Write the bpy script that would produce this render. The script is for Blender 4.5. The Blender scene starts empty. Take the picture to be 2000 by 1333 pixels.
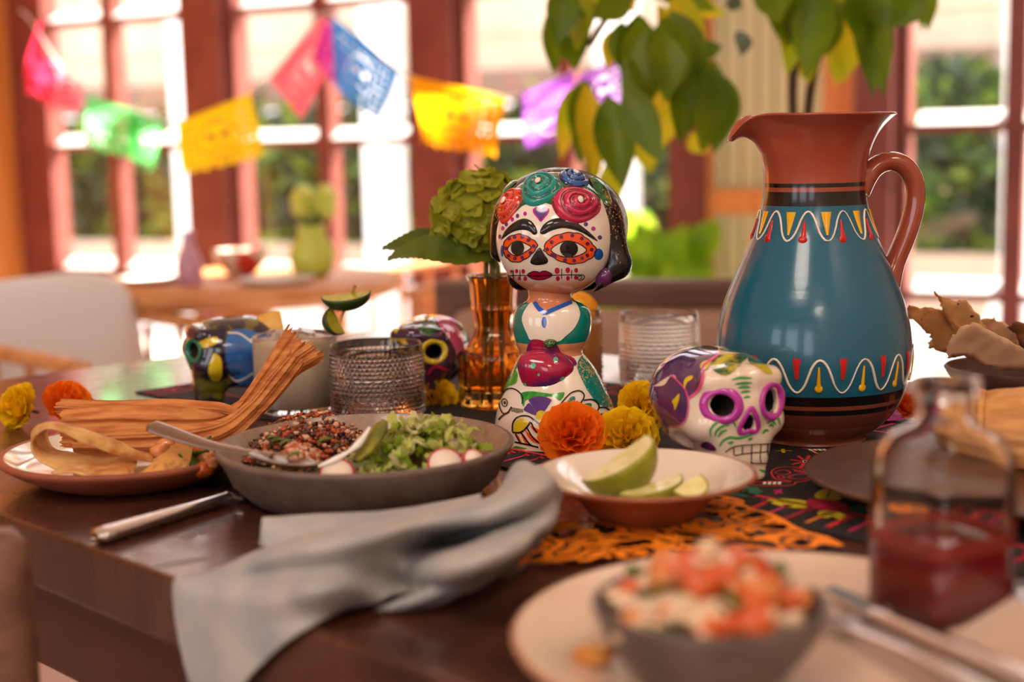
import bpy, bmesh, math, random
import numpy as np
from mathutils import Vector, Matrix, noise as mnoise
from mathutils.bvhtree import BVHTree
from mathutils.geometry import delaunay_2d_cdt

SC = bpy.context.scene
COL = SC.collection
PI = math.pi
T = 0.75                      # height of the laid table
# ------------------------------------------------------------------ camera
FPX = 2778.0                  # 50 mm lens on a 36 mm wide frame, 2000 px
PITCH, ROLL = math.radians(7.9), math.radians(1.2)
CAM = np.array([0, 0, T + .26])
_fw = np.array([0, math.cos(PITCH), -math.sin(PITCH)])
_r0 = np.array([1., 0, 0]); _u0 = np.array([0, math.sin(PITCH), math.cos(PITCH)])
_rt = _r0 * math.cos(ROLL) - _u0 * math.sin(ROLL)
_up = _r0 * math.sin(ROLL) + _u0 * math.cos(ROLL)
cam = bpy.data.cameras.new('camera')
cam.lens = 50; cam.sensor_width = 36; cam.clip_start = .02; cam.clip_end = 200
cam.dof.use_dof = True; cam.dof.focus_distance = 1.20; cam.dof.aperture_fstop = 3.2
camo = bpy.data.objects.new('camera', cam); COL.objects.link(camo)
m = Matrix.Identity(4)
for i in range(3):
    m[i][0], m[i][1], m[i][2], m[i][3] = _rt[i], _up[i], -_fw[i], CAM[i]
camo.matrix_world = m
SC.camera = camo
# ------------------------------------------------------------------ world, sun, added warm fill lights, exposure
SC.view_settings.view_transform = 'Standard'
SC.view_settings.look = 'None'
SC.view_settings.gamma = 1
SC.view_settings.use_curve_mapping = False
SC.view_settings.exposure = 0.38
SC.cycles.max_bounces = 10; SC.cycles.transparent_max_bounces = 24
SC.cycles.transmission_bounces = 10; SC.cycles.glossy_bounces = 4; SC.cycles.diffuse_bounces = 4
SC.cycles.caustics_refractive = True; SC.cycles.caustics_reflective = False
SC.cycles.sample_clamp_indirect = 6.0
SC.cycles.use_denoising = True
w = bpy.data.worlds.new('sky'); SC.world = w; w.use_nodes = True
w.node_tree.nodes['Background'].inputs[0].default_value = (.90, .93, 1.0, 1)
w.node_tree.nodes['Background'].inputs[1].default_value = 3.2
WD = np.array([.889, -.459, 0]); WN = np.array([-.459, -.889, 0]); WO = np.array([-1.781, 5.32, 0])
sun = bpy.data.lights.new('sun', 'SUN'); sun.energy = 30.0; sun.angle = .01; sun.color = (1, .93, .82)
suno = bpy.data.objects.new('sun', sun); COL.objects.link(suno)
sd = WN * .88 - WD * .47; el = math.radians(48)
sd = Vector((sd[0] * math.cos(el), sd[1] * math.cos(el), -math.sin(el)))
suno.rotation_euler = sd.to_track_quat('-Z', 'Y').to_euler()
suno.location = (0, 6, 6)
def warm_fill(x, y, z, size, watts, col=(1, .84, .70)):  # unseen warm fill light, added to brighten the fronts of things
    l = bpy.data.lights.new('warm_fill', 'AREA'); l.shape = 'DISK'; l.size = size; l.energy = watts; l.color = col
    o = bpy.data.objects.new('warm_fill', l); COL.objects.link(o); o.location = (x, y, z)
    return o
warm_fill(-.9, -.6, 2.75, .9, 22)
warm_fill(1.3, -.2, 2.75, .9, 22)
warm_fill(.1, -2.2, 2.75, .9, 22)

# ------------------------------------------------------------------ helpers
def ray(px, py):
    return _fw + _rt * ((px - 1000) / FPX) + _up * ((666.5 - py) / FPX)
def at(px, py, z=0.):                       # point at height z above the table
    d = ray(px, py); return CAM + d * ((T + z - CAM[2]) / d[2])
def aty(px, py, Y):                         # point in the upright plane y = Y
    d = ray(px, py); return CAM + d * (Y / d[1])
def lin(c):
    out = []
    for v in c[:3]:
        v = v / 255.; out.append(v / 12.92 if v <= .04045 else ((v + .055) / 1.055) ** 2.4)
    return tuple(out) + (1.,)

def mat(name, col, rough=.5, spec=.5, metal=0, coat=0, trans=0, ior=1.45, sss=0, col2=None, nscale=20, nlo=.4, nhi=.65,
        bump=0, bscale=80, stretch=None, transl=0, glit=None, gscale=900, gth=.62, em=None, rvar=0, detail=4):
    mt = bpy.data.materials.new(name); mt.use_nodes = True
    nt = mt.node_tree; N = nt.nodes; L = nt.links; b = N['Principled BSDF']
    def si(k, v):
        if k in b.inputs: b.inputs[k].default_value = v
    c1 = lin(col); si('Base Color', c1); si('Roughness', rough); si('Specular IOR Level', spec); si('Metallic', metal)
    si('Coat Weight', coat); si('Coat Roughness', .04); si('Transmission Weight', trans); si('IOR', ior)
    if sss: si('Subsurface Weight', sss); si('Subsurface Radius', (.01, .006, .004)); si('Subsurface Scale', 1.0)
    if em: si('Emission Color', lin(em[0])); si('Emission Strength', em[1])
    tc = None
    def coord(scale_vec=None):
        nonlocal tc
        if tc is None: tc = N.new('ShaderNodeTexCoord')
        if scale_vec is None: return tc.outputs['Object']
        mp = N.new('ShaderNodeMapping'); mp.inputs['Scale'].default_value = scale_vec
        L.new(tc.outputs['Object'], mp.inputs['Vector']); return mp.outputs['Vector']
    colsock = None
    if col2:
        nz = N.new('ShaderNodeTexNoise'); nz.inputs['Scale'].default_value = nscale; nz.inputs['Detail'].default_value = detail
        L.new(coord(stretch), nz.inputs['Vector'])
        r = N.new('ShaderNodeValToRGB'); r.color_ramp.elements[0].position = nlo; r.color_ramp.elements[1].position = nhi
        r.color_ramp.elements[0].color = c1; r.color_ramp.elements[1].color = lin(col2)
        L.new(nz.outputs['Fac'], r.inputs['Fac']); colsock = r.outputs['Color']
    if glit:
        nz = N.new('ShaderNodeTexNoise'); nz.inputs['Scale'].default_value = gscale; nz.inputs['Detail'].default_value = 1
        L.new(coord(), nz.inputs['Vector'])
        n2 = N.new('ShaderNodeTexNoise'); n2.inputs['Scale'].default_value = gscale / 14; n2.inputs['Detail'].default_value = 1
        L.new(coord(), n2.inputs['Vector'])
        ad = N.new('ShaderNodeMath'); ad.operation = 'ADD'; L.new(nz.outputs['Fac'], ad.inputs[0])
        ml = N.new('ShaderNodeMath'); ml.operation = 'MULTIPLY_ADD'; ml.inputs[1].default_value = .7; ml.inputs[2].default_value = -.35
        L.new(n2.outputs['Fac'], ml.inputs[0]); L.new(ml.outputs[0], ad.inputs[1])
        r = N.new('ShaderNodeValToRGB'); r.color_ramp.elements[0].position = gth; r.color_ramp.elements[1].position = gth + .05
        r.color_ramp.elements[0].color = (0, 0, 0, 1); r.color_ramp.elements[1].color = (1, 1, 1, 1)
        L.new(ad.outputs[0], r.inputs['Fac'])
        mx = N.new('ShaderNodeMix'); mx.data_type = 'RGBA'
        L.new(r.outputs['Color'], mx.inputs[0])
        if colsock: L.new(colsock, mx.inputs[6])
        else: mx.inputs[6].default_value = c1
        mx.inputs[7].default_value = lin(glit); colsock = mx.outputs[2]
    if colsock: L.new(colsock, b.inputs['Base Color'])
    if rvar:
        nz = N.new('ShaderNodeTexNoise'); nz.inputs['Scale'].default_value = nscale * 2
        L.new(coord(stretch), nz.inputs['Vector'])
        mr = N.new('ShaderNodeMapRange'); mr.inputs[3].default_value = rough - rvar; mr.inputs[4].default_value = rough + rvar
        L.new(nz.outputs['Fac'], mr.inputs[0]); L.new(mr.outputs[0], b.inputs['Roughness'])
    if bump:
        nz = N.new('ShaderNodeTexNoise'); nz.inputs['Scale'].default_value = bscale; nz.inputs['Detail'].default_value = 3
        L.new(coord(stretch), nz.inputs['Vector'])
        bp = N.new('ShaderNodeBump'); bp.inputs['Strength'].default_value = bump; bp.inputs['Distance'].default_value = .002
        L.new(nz.outputs['Fac'], bp.inputs['Height']); L.new(bp.outputs['Normal'], b.inputs['Normal'])
    if transl:
        out = N['Material Output']; tr = N.new('ShaderNodeBsdfTranslucent'); mx = N.new('ShaderNodeMixShader')
        if colsock: L.new(colsock, tr.inputs['Color'])
        else: tr.inputs['Color'].default_value = c1
        mx.inputs[0].default_value = transl
        L.new(b.outputs[0], mx.inputs[1]); L.new(tr.outputs[0], mx.inputs[2]); L.new(mx.outputs[0], out.inputs['Surface'])
    return mt

def zramp_mat(name, stops, rough=.15, coat=.3, constant=True, z0=0., z1=1., bump=0, bscale=60, stretch=None, glit=None, gscale=700, gth=.66):
    """colour bands by the object's own height: stops = [(z, colour)]"""
    mt = mat(name, stops[0][1], rough=rough, coat=coat, bump=bump, bscale=bscale, stretch=stretch)
    nt = mt.node_tree; N = nt.nodes; L = nt.links; b = N['Principled BSDF']
    tc = N.new('ShaderNodeTexCoord'); sp = N.new('ShaderNodeSeparateXYZ'); L.new(tc.outputs['Object'], sp.inputs[0])
    mr = N.new('ShaderNodeMapRange'); mr.inputs[1].default_value = z0; mr.inputs[2].default_value = z1
    L.new(sp.outputs['Z'], mr.inputs[0])
    r = N.new('ShaderNodeValToRGB'); cr = r.color_ramp; cr.interpolation = 'CONSTANT' if constant else 'LINEAR'
    while len(cr.elements) < len(stops): cr.elements.new(.5)
    for e, (z, c) in zip(cr.elements, sorted(stops, key=lambda s: s[0])):
        e.position = min(1, max(0, (z - z0) / (z1 - z0))); e.color = lin(c)
    L.new(mr.outputs[0], r.inputs['Fac'])
    L.new(r.outputs['Color'], b.inputs['Base Color'])
    return mt

def glass_mat(name, col=(255, 255, 255), rough=.0, ior=1.45, tint=None):
    mt = bpy.data.materials.new(name); mt.use_nodes = True
    b = mt.node_tree.nodes['Principled BSDF']
    b.inputs['Base Color'].default_value = lin(col); b.inputs['Roughness'].default_value = rough
    b.inputs['Transmission Weight'].default_value = 1; b.inputs['IOR'].default_value = ior
    return mt

def thing(name, label, cat, loc=(0, 0, 0), rz=0., group=None):
    o = bpy.data.objects.new(name, None); COL.objects.link(o); o.empty_display_size = .02
    o.location = tuple(float(v) for v in loc); o.rotation_euler = (0, 0, rz)
    o['label'] = label; o['category'] = cat
    if group: o['group'] = group
    return o
def tag(o, label, cat, group=None, kind=None):
    o['label'] = label
    if cat: o['category'] = cat
    if group: o['group'] = group
    if kind: o['kind'] = kind
    return o
def structure(o, label=None):
    o['kind'] = 'structure'
    if label: o['label'] = label
    return o

def mesh(name, V, Fc, smooth=True):
    me = bpy.data.meshes.new(name)
    if isinstance(Fc, np.ndarray) and len(Fc):
        V = np.asarray(V, dtype=np.float32); k = Fc.shape[1]
        me.vertices.add(len(V)); me.vertices.foreach_set('co', V.ravel())
        me.loops.add(Fc.size); me.loops.foreach_set('vertex_index', Fc.astype(np.int32).ravel())
        me.polygons.add(len(Fc)); me.polygons.foreach_set('loop_start', np.arange(0, Fc.size, k, dtype=np.int32))
        me.update(calc_edges=True)
    else:
        me.from_pydata([tuple(float(c) for c in v) for v in V], [], [tuple(int(i) for i in f) for f in Fc]); me.update()
    if smooth and len(me.polygons):
        me.polygons.foreach_set('use_smooth', [True] * len(me.polygons))
    return me
def wmat(p):
    M = p.matrix_basis.copy()
    while p.parent: p = p.parent; M = p.matrix_basis @ M
    return M
def obj(name, VF, mt, parent=None, smooth=True, world=True, loc=None, solid=0, bevel=0, sub=0, auto=None):
    """one mesh object; VF = (verts, faces) in world coordinates (or the parent's when world is False)"""
    V, Fc = VF[0], VF[1]
    V = np.asarray(V, dtype=float).reshape(-1, 3)
    if parent is not None and world:
        Mi = np.array(wmat(parent).inverted()); V = V @ Mi[:3, :3].T + Mi[:3, 3]
        o_loc = None
    elif parent is None and world:
        o_loc = V.min(0) * .5 + V.max(0) * .5; o_loc[2] = V[:, 2].min()
        V = V - o_loc
    else: o_loc = None
    o = bpy.data.objects.new(name, mesh(name, V, Fc, smooth)); COL.objects.link(o)
    if o_loc is not None: o.location = o_loc
    if loc is not None: o.location = loc
    if parent is not None: o.parent = parent
    if isinstance(mt, (list, tuple)):
        for x in mt: o.data.materials.append(x)
        if len(VF) > 2: o.data.polygons.foreach_set('material_index', np.asarray(VF[2], dtype=np.int32))
    elif mt is not None: o.data.materials.append(mt)
    if solid:
        md = o.modifiers.new('thickness', 'SOLIDIFY'); md.thickness = solid; md.offset = 0
    if bevel:
        md = o.modifiers.new('bevel', 'BEVEL'); md.width = bevel; md.segments = 2; md.limit_method = 'ANGLE'
    if sub:
        md = o.modifiers.new('sub', 'SUBSURF'); md.levels = sub; md.render_levels = sub
    return o
def inst(src, name, parent=None, loc=(0, 0, 0), rot=(0, 0, 0), scale=(1, 1, 1), mt=None):
    """a copy sharing mesh data"""
    o = src.copy(); o.name = name; COL.objects.link(o); o.parent = parent
    o.location = loc; o.rotation_euler = rot; o.scale = scale
    return o
def join(*VFs):
    V = []; Fc = []; n = 0
    for a, f in VFs:
        a = np.asarray(a, dtype=float).reshape(-1, 3); V.append(a)
        Fc += [tuple(int(i) + n for i in q) for q in f]; n += len(a)
    return np.concatenate(V), Fc
def xf(VF, M):
    M = np.array(M); V = np.asarray(VF[0], dtype=float).reshape(-1, 3)
    return (V @ M[:3, :3].T + M[:3, 3],) + tuple(VF[1:])
def TR(loc=(0, 0, 0), rz=0, rx=0, ry=0, s=(1, 1, 1)):
    return Matrix.Translation(Vector([float(v) for v in loc])) @ Matrix.Rotation(rz, 4, 'Z') @ Matrix.Rotation(ry, 4, 'Y') @ Matrix.Rotation(rx, 4, 'X') @ Matrix.Diagonal((s[0], s[1], s[2], 1))
def box(lo, hi):
    x0, y0, z0 = lo; x1, y1, z1 = hi
    V = [(x0, y0, z0), (x1, y0, z0), (x1, y1, z0), (x0, y1, z0), (x0, y0, z1), (x1, y0, z1), (x1, y1, z1), (x0, y1, z1)]
    return np.array(V), [(0, 3, 2, 1), (4, 5, 6, 7), (0, 1, 5, 4), (1, 2, 6, 5), (2, 3, 7, 6), (3, 0, 4, 7)]
def frame_box(O, A, B, C3):
    """box spanned by three edge vectors from corner O"""
    O, A, B, C3 = [np.asarray(q, float) for q in (O, A, B, C3)]
    V, Fc = box((0, 0, 0), (1, 1, 1)); return V[:, :1] * A + V[:, 1:2] * B + V[:, 2:] * C3 + O, Fc
def grid_faces(nu, nv, wrapu=False, wrapv=False):
    i = np.arange(nu if wrapu else nu - 1); j = np.arange(nv if wrapv else nv - 1)
    I, J = np.meshgrid(i, j, indexing='ij'); I = I.ravel(); J = J.ravel(); I2 = (I + 1) % nu; J2 = (J + 1) % nv
    return np.stack([I * nv + J, I2 * nv + J, I2 * nv + J2, I * nv + J2], 1)
def spline(P, n, closed=False):
    """Catmull-Rom through the rows of P"""
    P = np.asarray(P, float); k = len(P)
    t = np.linspace(0, k if closed else k - 1, n, endpoint=not closed); i = np.floor(t).astype(int)
    if not closed: i = np.minimum(i, k - 2)
    f = (t - i).reshape((-1,) + (1,) * (P.ndim - 1))
    g = (lambda q: P[q % k]) if closed else (lambda q: P[np.clip(q, 0, k - 1)])
    if closed: p0, p1, p2, p3 = g(i - 1), g(i), g(i + 1), g(i + 2)
    else:
        p1, p2 = g(i), g(i + 1)
        lo = (i - 1 < 0).reshape(f.shape); hi = (i + 2 > k - 1).reshape(f.shape)
        p0 = np.where(lo, 2 * p1 - p2, g(i - 1)); p3 = np.where(hi, 2 * p2 - p1, g(i + 2))
    return .5 * (2 * p1 + (p2 - p0) * f + (2 * p0 - 5 * p1 + 4 * p2 - p3) * f ** 2 + (3 * p1 - p0 - 3 * p2 + p3) * f ** 3)
def lathe(prof, n=64, sx=1., sy=1., c=(0, 0, 0), caps=True, smoothn=0, fn=None):
    """prof: [(r, z)] from bottom to top; returns verts, faces"""
    P = np.asarray(prof, float)
    if smoothn: P = spline(P, smoothn)
    k = len(P); a = np.linspace(0, 2 * PI, n, endpoint=False)
    R = P[:, 0][:, None] * np.ones(n); Z = P[:, 1][:, None] * np.ones(n); A = np.ones(k)[:, None] * a
    if fn: R, Z = fn(R, Z, A)
    V = np.stack([c[0] + R * np.cos(A) * sx, c[1] + R * np.sin(A) * sy, c[2] + Z], -1).reshape(-1, 3)
    Fq = grid_faces(k, n, False, True)[:, [0, 3, 2, 1]]
    Fc = [tuple(q) for q in Fq] if caps else Fq
    if caps:
        if P[0, 0] > 1e-6: Fc.append(tuple(range(n))[::-1])
        if P[-1, 0] > 1e-6: Fc.append(tuple((k - 1) * n + i for i in range(n)))
    return V, Fc
def tube(path, rad, n=10, ratio=1., closed=False, caps=True, up=(0, 0, 1)):
    """sweep; rad scalar or per point; ratio squashes the second axis"""
    P = np.asarray(path, float); k = len(P); rad = np.broadcast_to(np.asarray(rad, float), (k,))
    t = np.gradient(P, axis=0) if not closed else np.roll(P, -1, 0) - np.roll(P, 1, 0)
    t /= np.linalg.norm(t, axis=1)[:, None] + 1e-12
    nrm = np.asarray(up, float); rings = []
    a = np.linspace(0, 2 * PI, n, endpoint=False)
    for i in range(k):
        b = np.cross(t[i], nrm)
        if np.linalg.norm(b) < 1e-4: b = np.cross(t[i], (1, .3, .2))
        b /= np.linalg.norm(b); nn = np.cross(b, t[i]); nrm = nn
        rings.append(P[i] + rad[i] * (np.cos(a)[:, None] * b + ratio * np.sin(a)[:, None] * nn))
    V = np.concatenate(rings); Fc = [tuple(q) for q in grid_faces(k, n, closed, True)]
    if caps and not closed: Fc += [tuple(range(n))[::-1], tuple((k - 1) * n + i for i in range(n))]
    return V, Fc
def ellipsoid(c, r, nu=14, nv=22, fn=None):
    th = np.linspace(0, PI, nu)[:, None]; ph = np.linspace(0, 2 * PI, nv, endpoint=False)[None]
    D = np.stack([np.sin(th) * np.cos(ph), np.sin(th) * np.sin(ph), np.cos(th) * np.ones_like(ph)], -1).reshape(-1, 3)
    s = fn(D)[:, None] if fn else 1.
    return np.asarray(c) + D * np.asarray(r) * s, [tuple(q) for q in grid_faces(nu, nv, False, True)]
def patch(ctrl, nu=24, nv=16, wrinkle=0, wscale=30, seed=0):
    """smooth surface through a grid of control points (a, b, 3)"""
    C = np.asarray(ctrl, float); A = spline(C, nu); A = spline(np.swapaxes(A, 0, 1), nv); A = np.swapaxes(A, 0, 1)
    if wrinkle:
        tu = np.gradient(A, axis=0); tv = np.gradient(A, axis=1); nn = np.cross(tu, tv); nn /= np.linalg.norm(nn, axis=-1)[..., None] + 1e-12
        d = np.array([[mnoise.noise(Vector(p) * wscale + Vector((seed, seed * .7, 0))) for p in row] for row in A])
        A = A + nn * (d * wrinkle)[..., None]
    return A.reshape(-1, 3), grid_faces(nu, nv)
def sdf_mesh(f, lo, hi, h):
    """surface nets on an implicit function"""
    ax = [np.arange(lo[i], hi[i] + h, h) for i in range(3)]
    G = np.meshgrid(*ax, indexing='ij'); v = f(*G); ins = v < 0
    n = np.array(v.shape) - 1
    acc = np.zeros(tuple(n) + (3,)); cnt = np.zeros(tuple(n))
    sl = lambda o: tuple(slice(o[i], o[i] + n[i]) for i in range(3))
    for d in range(3):
        for a in (0, 1):
            for b in (0, 1):
                o1 = [0, 0, 0]; o1[(d + 1) % 3] = a; o1[(d + 2) % 3] = b; o2 = list(o1); o2[d] = 1
                v1, v2 = v[sl(o1)], v[sl(o2)]; cr = (v1 < 0) != (v2 < 0)
                t = np.where(cr, v1 / np.where(cr, v1 - v2, 1), 0)
                for k in range(3): acc[..., k] += np.where(cr, o1[k] + (t if k == d else 0), 0)
                cnt += cr
    m = cnt > 0; idx = -np.ones(tuple(n), int); idx[m] = np.arange(m.sum())
    cell = np.stack(np.nonzero(m), -1)
    V = (cell + acc[m] / cnt[m][:, None]) * h + np.array(lo)
    Fs = []
    for d in range(3):
        e1, e2 = (d + 1) % 3, (d + 2) % 3
        s1 = [slice(None)] * 3; s2 = [slice(None)] * 3; s1[d] = slice(0, n[d]); s2[d] = slice(1, None)
        A, B = ins[tuple(s1)], ins[tuple(s2)]
        q = np.stack(np.nonzero(A != B), -1); q = q[(q[:, e1] > 0) & (q[:, e1] < n[e1]) & (q[:, e2] > 0) & (q[:, e2] < n[e2])]
        def ix(a, b):
            r = q.copy(); r[:, e1] -= a; r[:, e2] -= b; return idx[r[:, 0], r[:, 1], r[:, 2]]
        Q = np.stack([ix(1, 1), ix(0, 1), ix(0, 0), ix(1, 0)], 1)
        fl = B[q[:, 0], q[:, 1], q[:, 2]]
        Q[fl] = Q[fl][:, ::-1]; Fs.append(Q)
    return V, np.concatenate(Fs)
def smin(a, b, k): h = np.clip(.5 + .5 * (b - a) / k, 0, 1); return b * (1 - h) + a * h - k * h * (1 - h)
def sdell(X, Y, Z, c, r):
    q = np.sqrt(((X - c[0]) / r[0]) ** 2 + ((Y - c[1]) / r[1]) ** 2 + ((Z - c[2]) / r[2]) ** 2); return (q - 1) * min(r)
def sdcap(X, Y, Z, a, b, r1, r2=None):
    a = np.asarray(a, float); b = np.asarray(b, float); d = b - a; r2 = r1 if r2 is None else r2
    t = np.clip(((X - a[0]) * d[0] + (Y - a[1]) * d[1] + (Z - a[2]) * d[2]) / (d @ d), 0, 1)
    return np.sqrt((X - a[0] - t * d[0]) ** 2 + (Y - a[1] - t * d[1]) ** 2 + (Z - a[2] - t * d[2]) ** 2) - (r1 + (r2 - r1) * t)
def sdbox(X, Y, Z, c, r, rd):
    q = [np.abs(G - c[i]) - r[i] + rd for i, G in enumerate((X, Y, Z))]
    return np.sqrt(sum(np.maximum(g, 0) ** 2 for g in q)) + np.minimum(np.maximum(np.maximum(q[0], q[1]), q[2]), 0) - rd
def bvh_of(VF):
    return BVHTree.FromPolygons([tuple(v) for v in VF[0]], [tuple(int(i) for i in f) for f in VF[1]])

class Painter:
    """painted marks laid on a surface as thin glaze, stencilled along one direction of the piece"""
    def __init__(s, VF, Y, parent, dirv):
        s.bvh = bvh_of(VF); s.Y = Y; s.parent = parent; s.d = Vector(dirv).normalized()
    def hit(s, p):
        P = aty(p[0], p[1], s.Y); h = s.bvh.ray_cast(Vector(P) - s.d * .4, s.d)
        return h[0], h[1]
    def _lay(s, pts, off):
        out = []
        for p in pts:
            h, n = s.hit(p)
            if h is None: return None
            if n.dot(s.d) > 0: n = -n
            out.append(np.array(h + n * off))
        return np.array(out)
    def fill(s, name, poly, mt, off=.0003, step=1.6, smoothn=40, parent=None, dome=0., raw=False, div=28):
        poly = np.asarray(poly, float)
        if smoothn and not raw: poly = spline(poly, int(smoothn * div / 28), closed=True)
        n = len(poly)
        ext = np.ptp(poly, axis=0); step = max(step, max(ext) / div)
        xs = np.arange(poly[:, 0].min(), poly[:, 0].max(), step); ys = np.arange(poly[:, 1].min(), poly[:, 1].max(), step)
        gx, gy = np.meshgrid(xs, ys); g = np.stack([gx.ravel(), gy.ravel()], 1)
        if len(g): g = g[inside(poly, g) & (edge_dist(poly, g) > step * .45)]
        allp = np.concatenate([poly, g])
        r = delaunay_2d_cdt([Vector(p) for p in allp], [], [list(range(n))], 1, 1e-5)
        pts = np.array([(v.x, v.y) for v in r[0]]); L = []; keep = {}
        for i, p in enumerate(pts):
            h, nn = s.hit(p)
            if h is None: continue
            if nn.dot(s.d) > 0: nn = -nn
            e = off
            if dome:
                dd = edge_dist(poly, p[None])[0]; e = off + dome * math.sqrt(min(1, dd / (min(ext) * .4)))
            keep[i] = len(L); L.append(np.array(h + nn * e))
        F2 = [tuple(keep[i] for i in f) for f in r[2] if all(i in keep for i in f)]
        if not F2: return None
        return obj(name, (np.array(L), F2), mt, parent or s.parent)
    def ellipse(s, name, c, rx, ry, mt, off=.0003, rot=0, n=22, **k):
        a = np.linspace(0, 2 * PI, n, endpoint=False); x = rx * np.cos(a); y = ry * np.sin(a)
        P = np.stack([c[0] + x * math.cos(rot) - y * math.sin(rot), c[1] + x * math.sin(rot) + y * math.cos(rot)], 1)
        return s.fill(name, P, mt, off, raw=True, **k)
    def stroke(s, name, pts, width, mt, off=.0005, n=None, taper=False, closed=False, parent=None, rise=.0):
        P = np.asarray(pts, float); n = n or max(8, int(np.linalg.norm(np.diff(P, axis=0), axis=1).sum() / 2.0))
        P = spline(P, min(n, 90), closed=closed) if len(P) > 2 else np.linspace(P[0], P[1], n)
        t = np.gradient(P, axis=0); nr = np.stack([-t[:, 1], t[:, 0]], 1); nr /= np.linalg.norm(nr, axis=1)[:, None] + 1e-9
        w = np.ones(len(P)) * width / 2
        if taper: w *= np.sqrt(np.clip(np.sin(np.linspace(.06, PI - .06, len(P))), 0, 1))
        rows = []
        for k, e in ((-1, off), (0, off + rise), (1, off)):
            rows.append([(p + nr[i] * w[i] * k, e) for i, p in enumerate(P)])
        L = []
        for row in rows:
            for p, e in row:
                h, nn = s.hit(p)
                if h is None: L.append(None); continue
                if nn.dot(s.d) > 0: nn = -nn
                L.append(np.array(h + nn * e))
        m = len(P); F2 = []
        for a in (0, 1):
            for i in range(m - 1 + (1 if closed else 0)):
                j = (i + 1) % m; q = (a * m + i, a * m + j, (a + 1) * m + j, (a + 1) * m + i)
                if all(L[k] is not None for k in q): F2.append(q)
        if not F2: return None
        V = np.array([p if p is not None else (0, 0, 0) for p in L]); used = sorted({i for f in F2 for i in f}); mp = {u: i for i, u in enumerate(used)}
        return obj(name, (V[used], [tuple(mp[i] for i in f) for f in F2]), mt, parent or s.parent)
def inside(poly, pts):
    x, y = pts[:, 0], pts[:, 1]; c = np.zeros(len(pts), bool); n = len(poly)
    for i in range(n):
        x1, y1 = poly[i]; x2, y2 = poly[i - 1]
        k = ((y1 > y) != (y2 > y)); c ^= k & (x < (x2 - x1) * (y - y1) / ((y2 - y1) if y2 != y1 else 1e-9) + x1)
    return c
def edge_dist(poly, pts):
    d = np.full(len(pts), 1e9); n = len(poly)
    for i in range(n):
        a, b = poly[i - 1], poly[i]; ab = b - a; t = np.clip(((pts - a) @ ab) / (ab @ ab + 1e-12), 0, 1)
        d = np.minimum(d, np.linalg.norm(pts - a - t[:, None] * ab, axis=1))
    return d
# ------------------------------------------------------------------ materials of the setting
M_RED = mat('oxide_red_paint', (134, 70, 60), rough=.45, col2=(116, 56, 48), nscale=6)
M_WHITEBAR = mat('bar_highlight_white', (245, 240, 235), rough=.4)
M_ORANGE = mat('honey_wood', (226, 150, 78), rough=.45, col2=(206, 124, 58), nscale=3, stretch=(8, 8, .6))
M_FLOOR = mat('pale_floor', (190, 176, 172), rough=.35, col2=(170, 150, 142), nscale=2.5)
M_CEIL = mat('cream_plaster', (232, 218, 204), rough=.8)
M_GREENPANEL = mat('pale_green_paint', (206, 204, 160), rough=.5)
M_CREAM = mat('cream_render', (206, 182, 156), rough=.8, col2=(184, 158, 136), nscale=1.2)
M_WHITE = mat('white_paint', (244, 240, 236), rough=.6)
M_BROWNBAND = mat('brown_timber', (132, 104, 88), rough=.7)
M_PAVE = mat('pale_paving', (226, 218, 206), rough=.8, col2=(206, 196, 184), nscale=1.0)
M_OAK = mat('pale_oak', (222, 160, 104), rough=.4, col2=(196, 128, 76), nscale=4, stretch=(1, 10, 10))
M_PANE = bpy.data.materials.new('window_glass'); M_PANE.use_nodes = True
_n = M_PANE.node_tree.nodes; _l = M_PANE.node_tree.links; _n.remove(_n['Principled BSDF'])
_t = _n.new('ShaderNodeBsdfTransparent'); _g = _n.new('ShaderNodeBsdfGlossy'); _g.inputs['Roughness'].default_value = .02
_mx = _n.new('ShaderNodeMixShader'); _mx.inputs[0].default_value = .05
_l.new(_t.outputs[0], _mx.inputs[1]); _l.new(_g.outputs[0], _mx.inputs[2])
_l.new(_mx.outputs[0], _n['Material Output'].inputs['Surface'])

def W(s, h, off=0.):                        # window wall: metres along, height, metres into the room
    return WO + WD * s + WN * off + np.array([0, 0, h])
def wbox(s0, s1, h0, h1, o0, o1):
    return frame_box(W(s0, h0, o0), WD * (s1 - s0), WN * (o1 - o0), (0, 0, h1 - h0))
# ------------------------------------------------------------------ shell
structure(obj('floor', frame_box(W(-.3, -.1, -.05), WD * 6.5, WN * 10, (0, 0, .1)), M_FLOOR, smooth=False), 'pale polished floor of the dining room')
structure(obj('ceiling', frame_box(W(-.3, 2.95, -.05), WD * 6.5, WN * 10, (0, 0, .1)), M_CEIL, smooth=False), 'cream plaster ceiling')
structure(obj('wall_left', frame_box(W(-.16, 0, -.05), WD * .12, WN * 5.2, (0, 0, 2.95)), M_ORANGE, smooth=False), 'honey coloured timber wall at the end of the windows')
structure(obj('wall_right', frame_box(W(5.2, 0, -.05), WD * .12, WN * 5.2, (0, 0, 2.95)), M_CEIL, smooth=False), 'cream plaster side wall')
for k, (a, b) in enumerate(((-.3, .5), (1.7, 2.3), (3.5, 4.1), (5.0, 6.2))):
    structure(obj('wall_rear_%d' % (k + 1), wbox(a, b, 0, 2.95, 7.4, 7.55), M_CEIL, smooth=False), 'cream pier between openings behind the camera')
structure(obj('wall_rear_5', wbox(-.3, 6.2, 0, .9, 7.42, 7.53), M_CEIL, smooth=False), 'cream low wall behind the camera')
structure(obj('wall_rear_6', wbox(-.3, 6.2, 2.3, 2.95, 7.42, 7.53), M_CEIL, smooth=False), 'cream lintel wall behind the camera')
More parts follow.
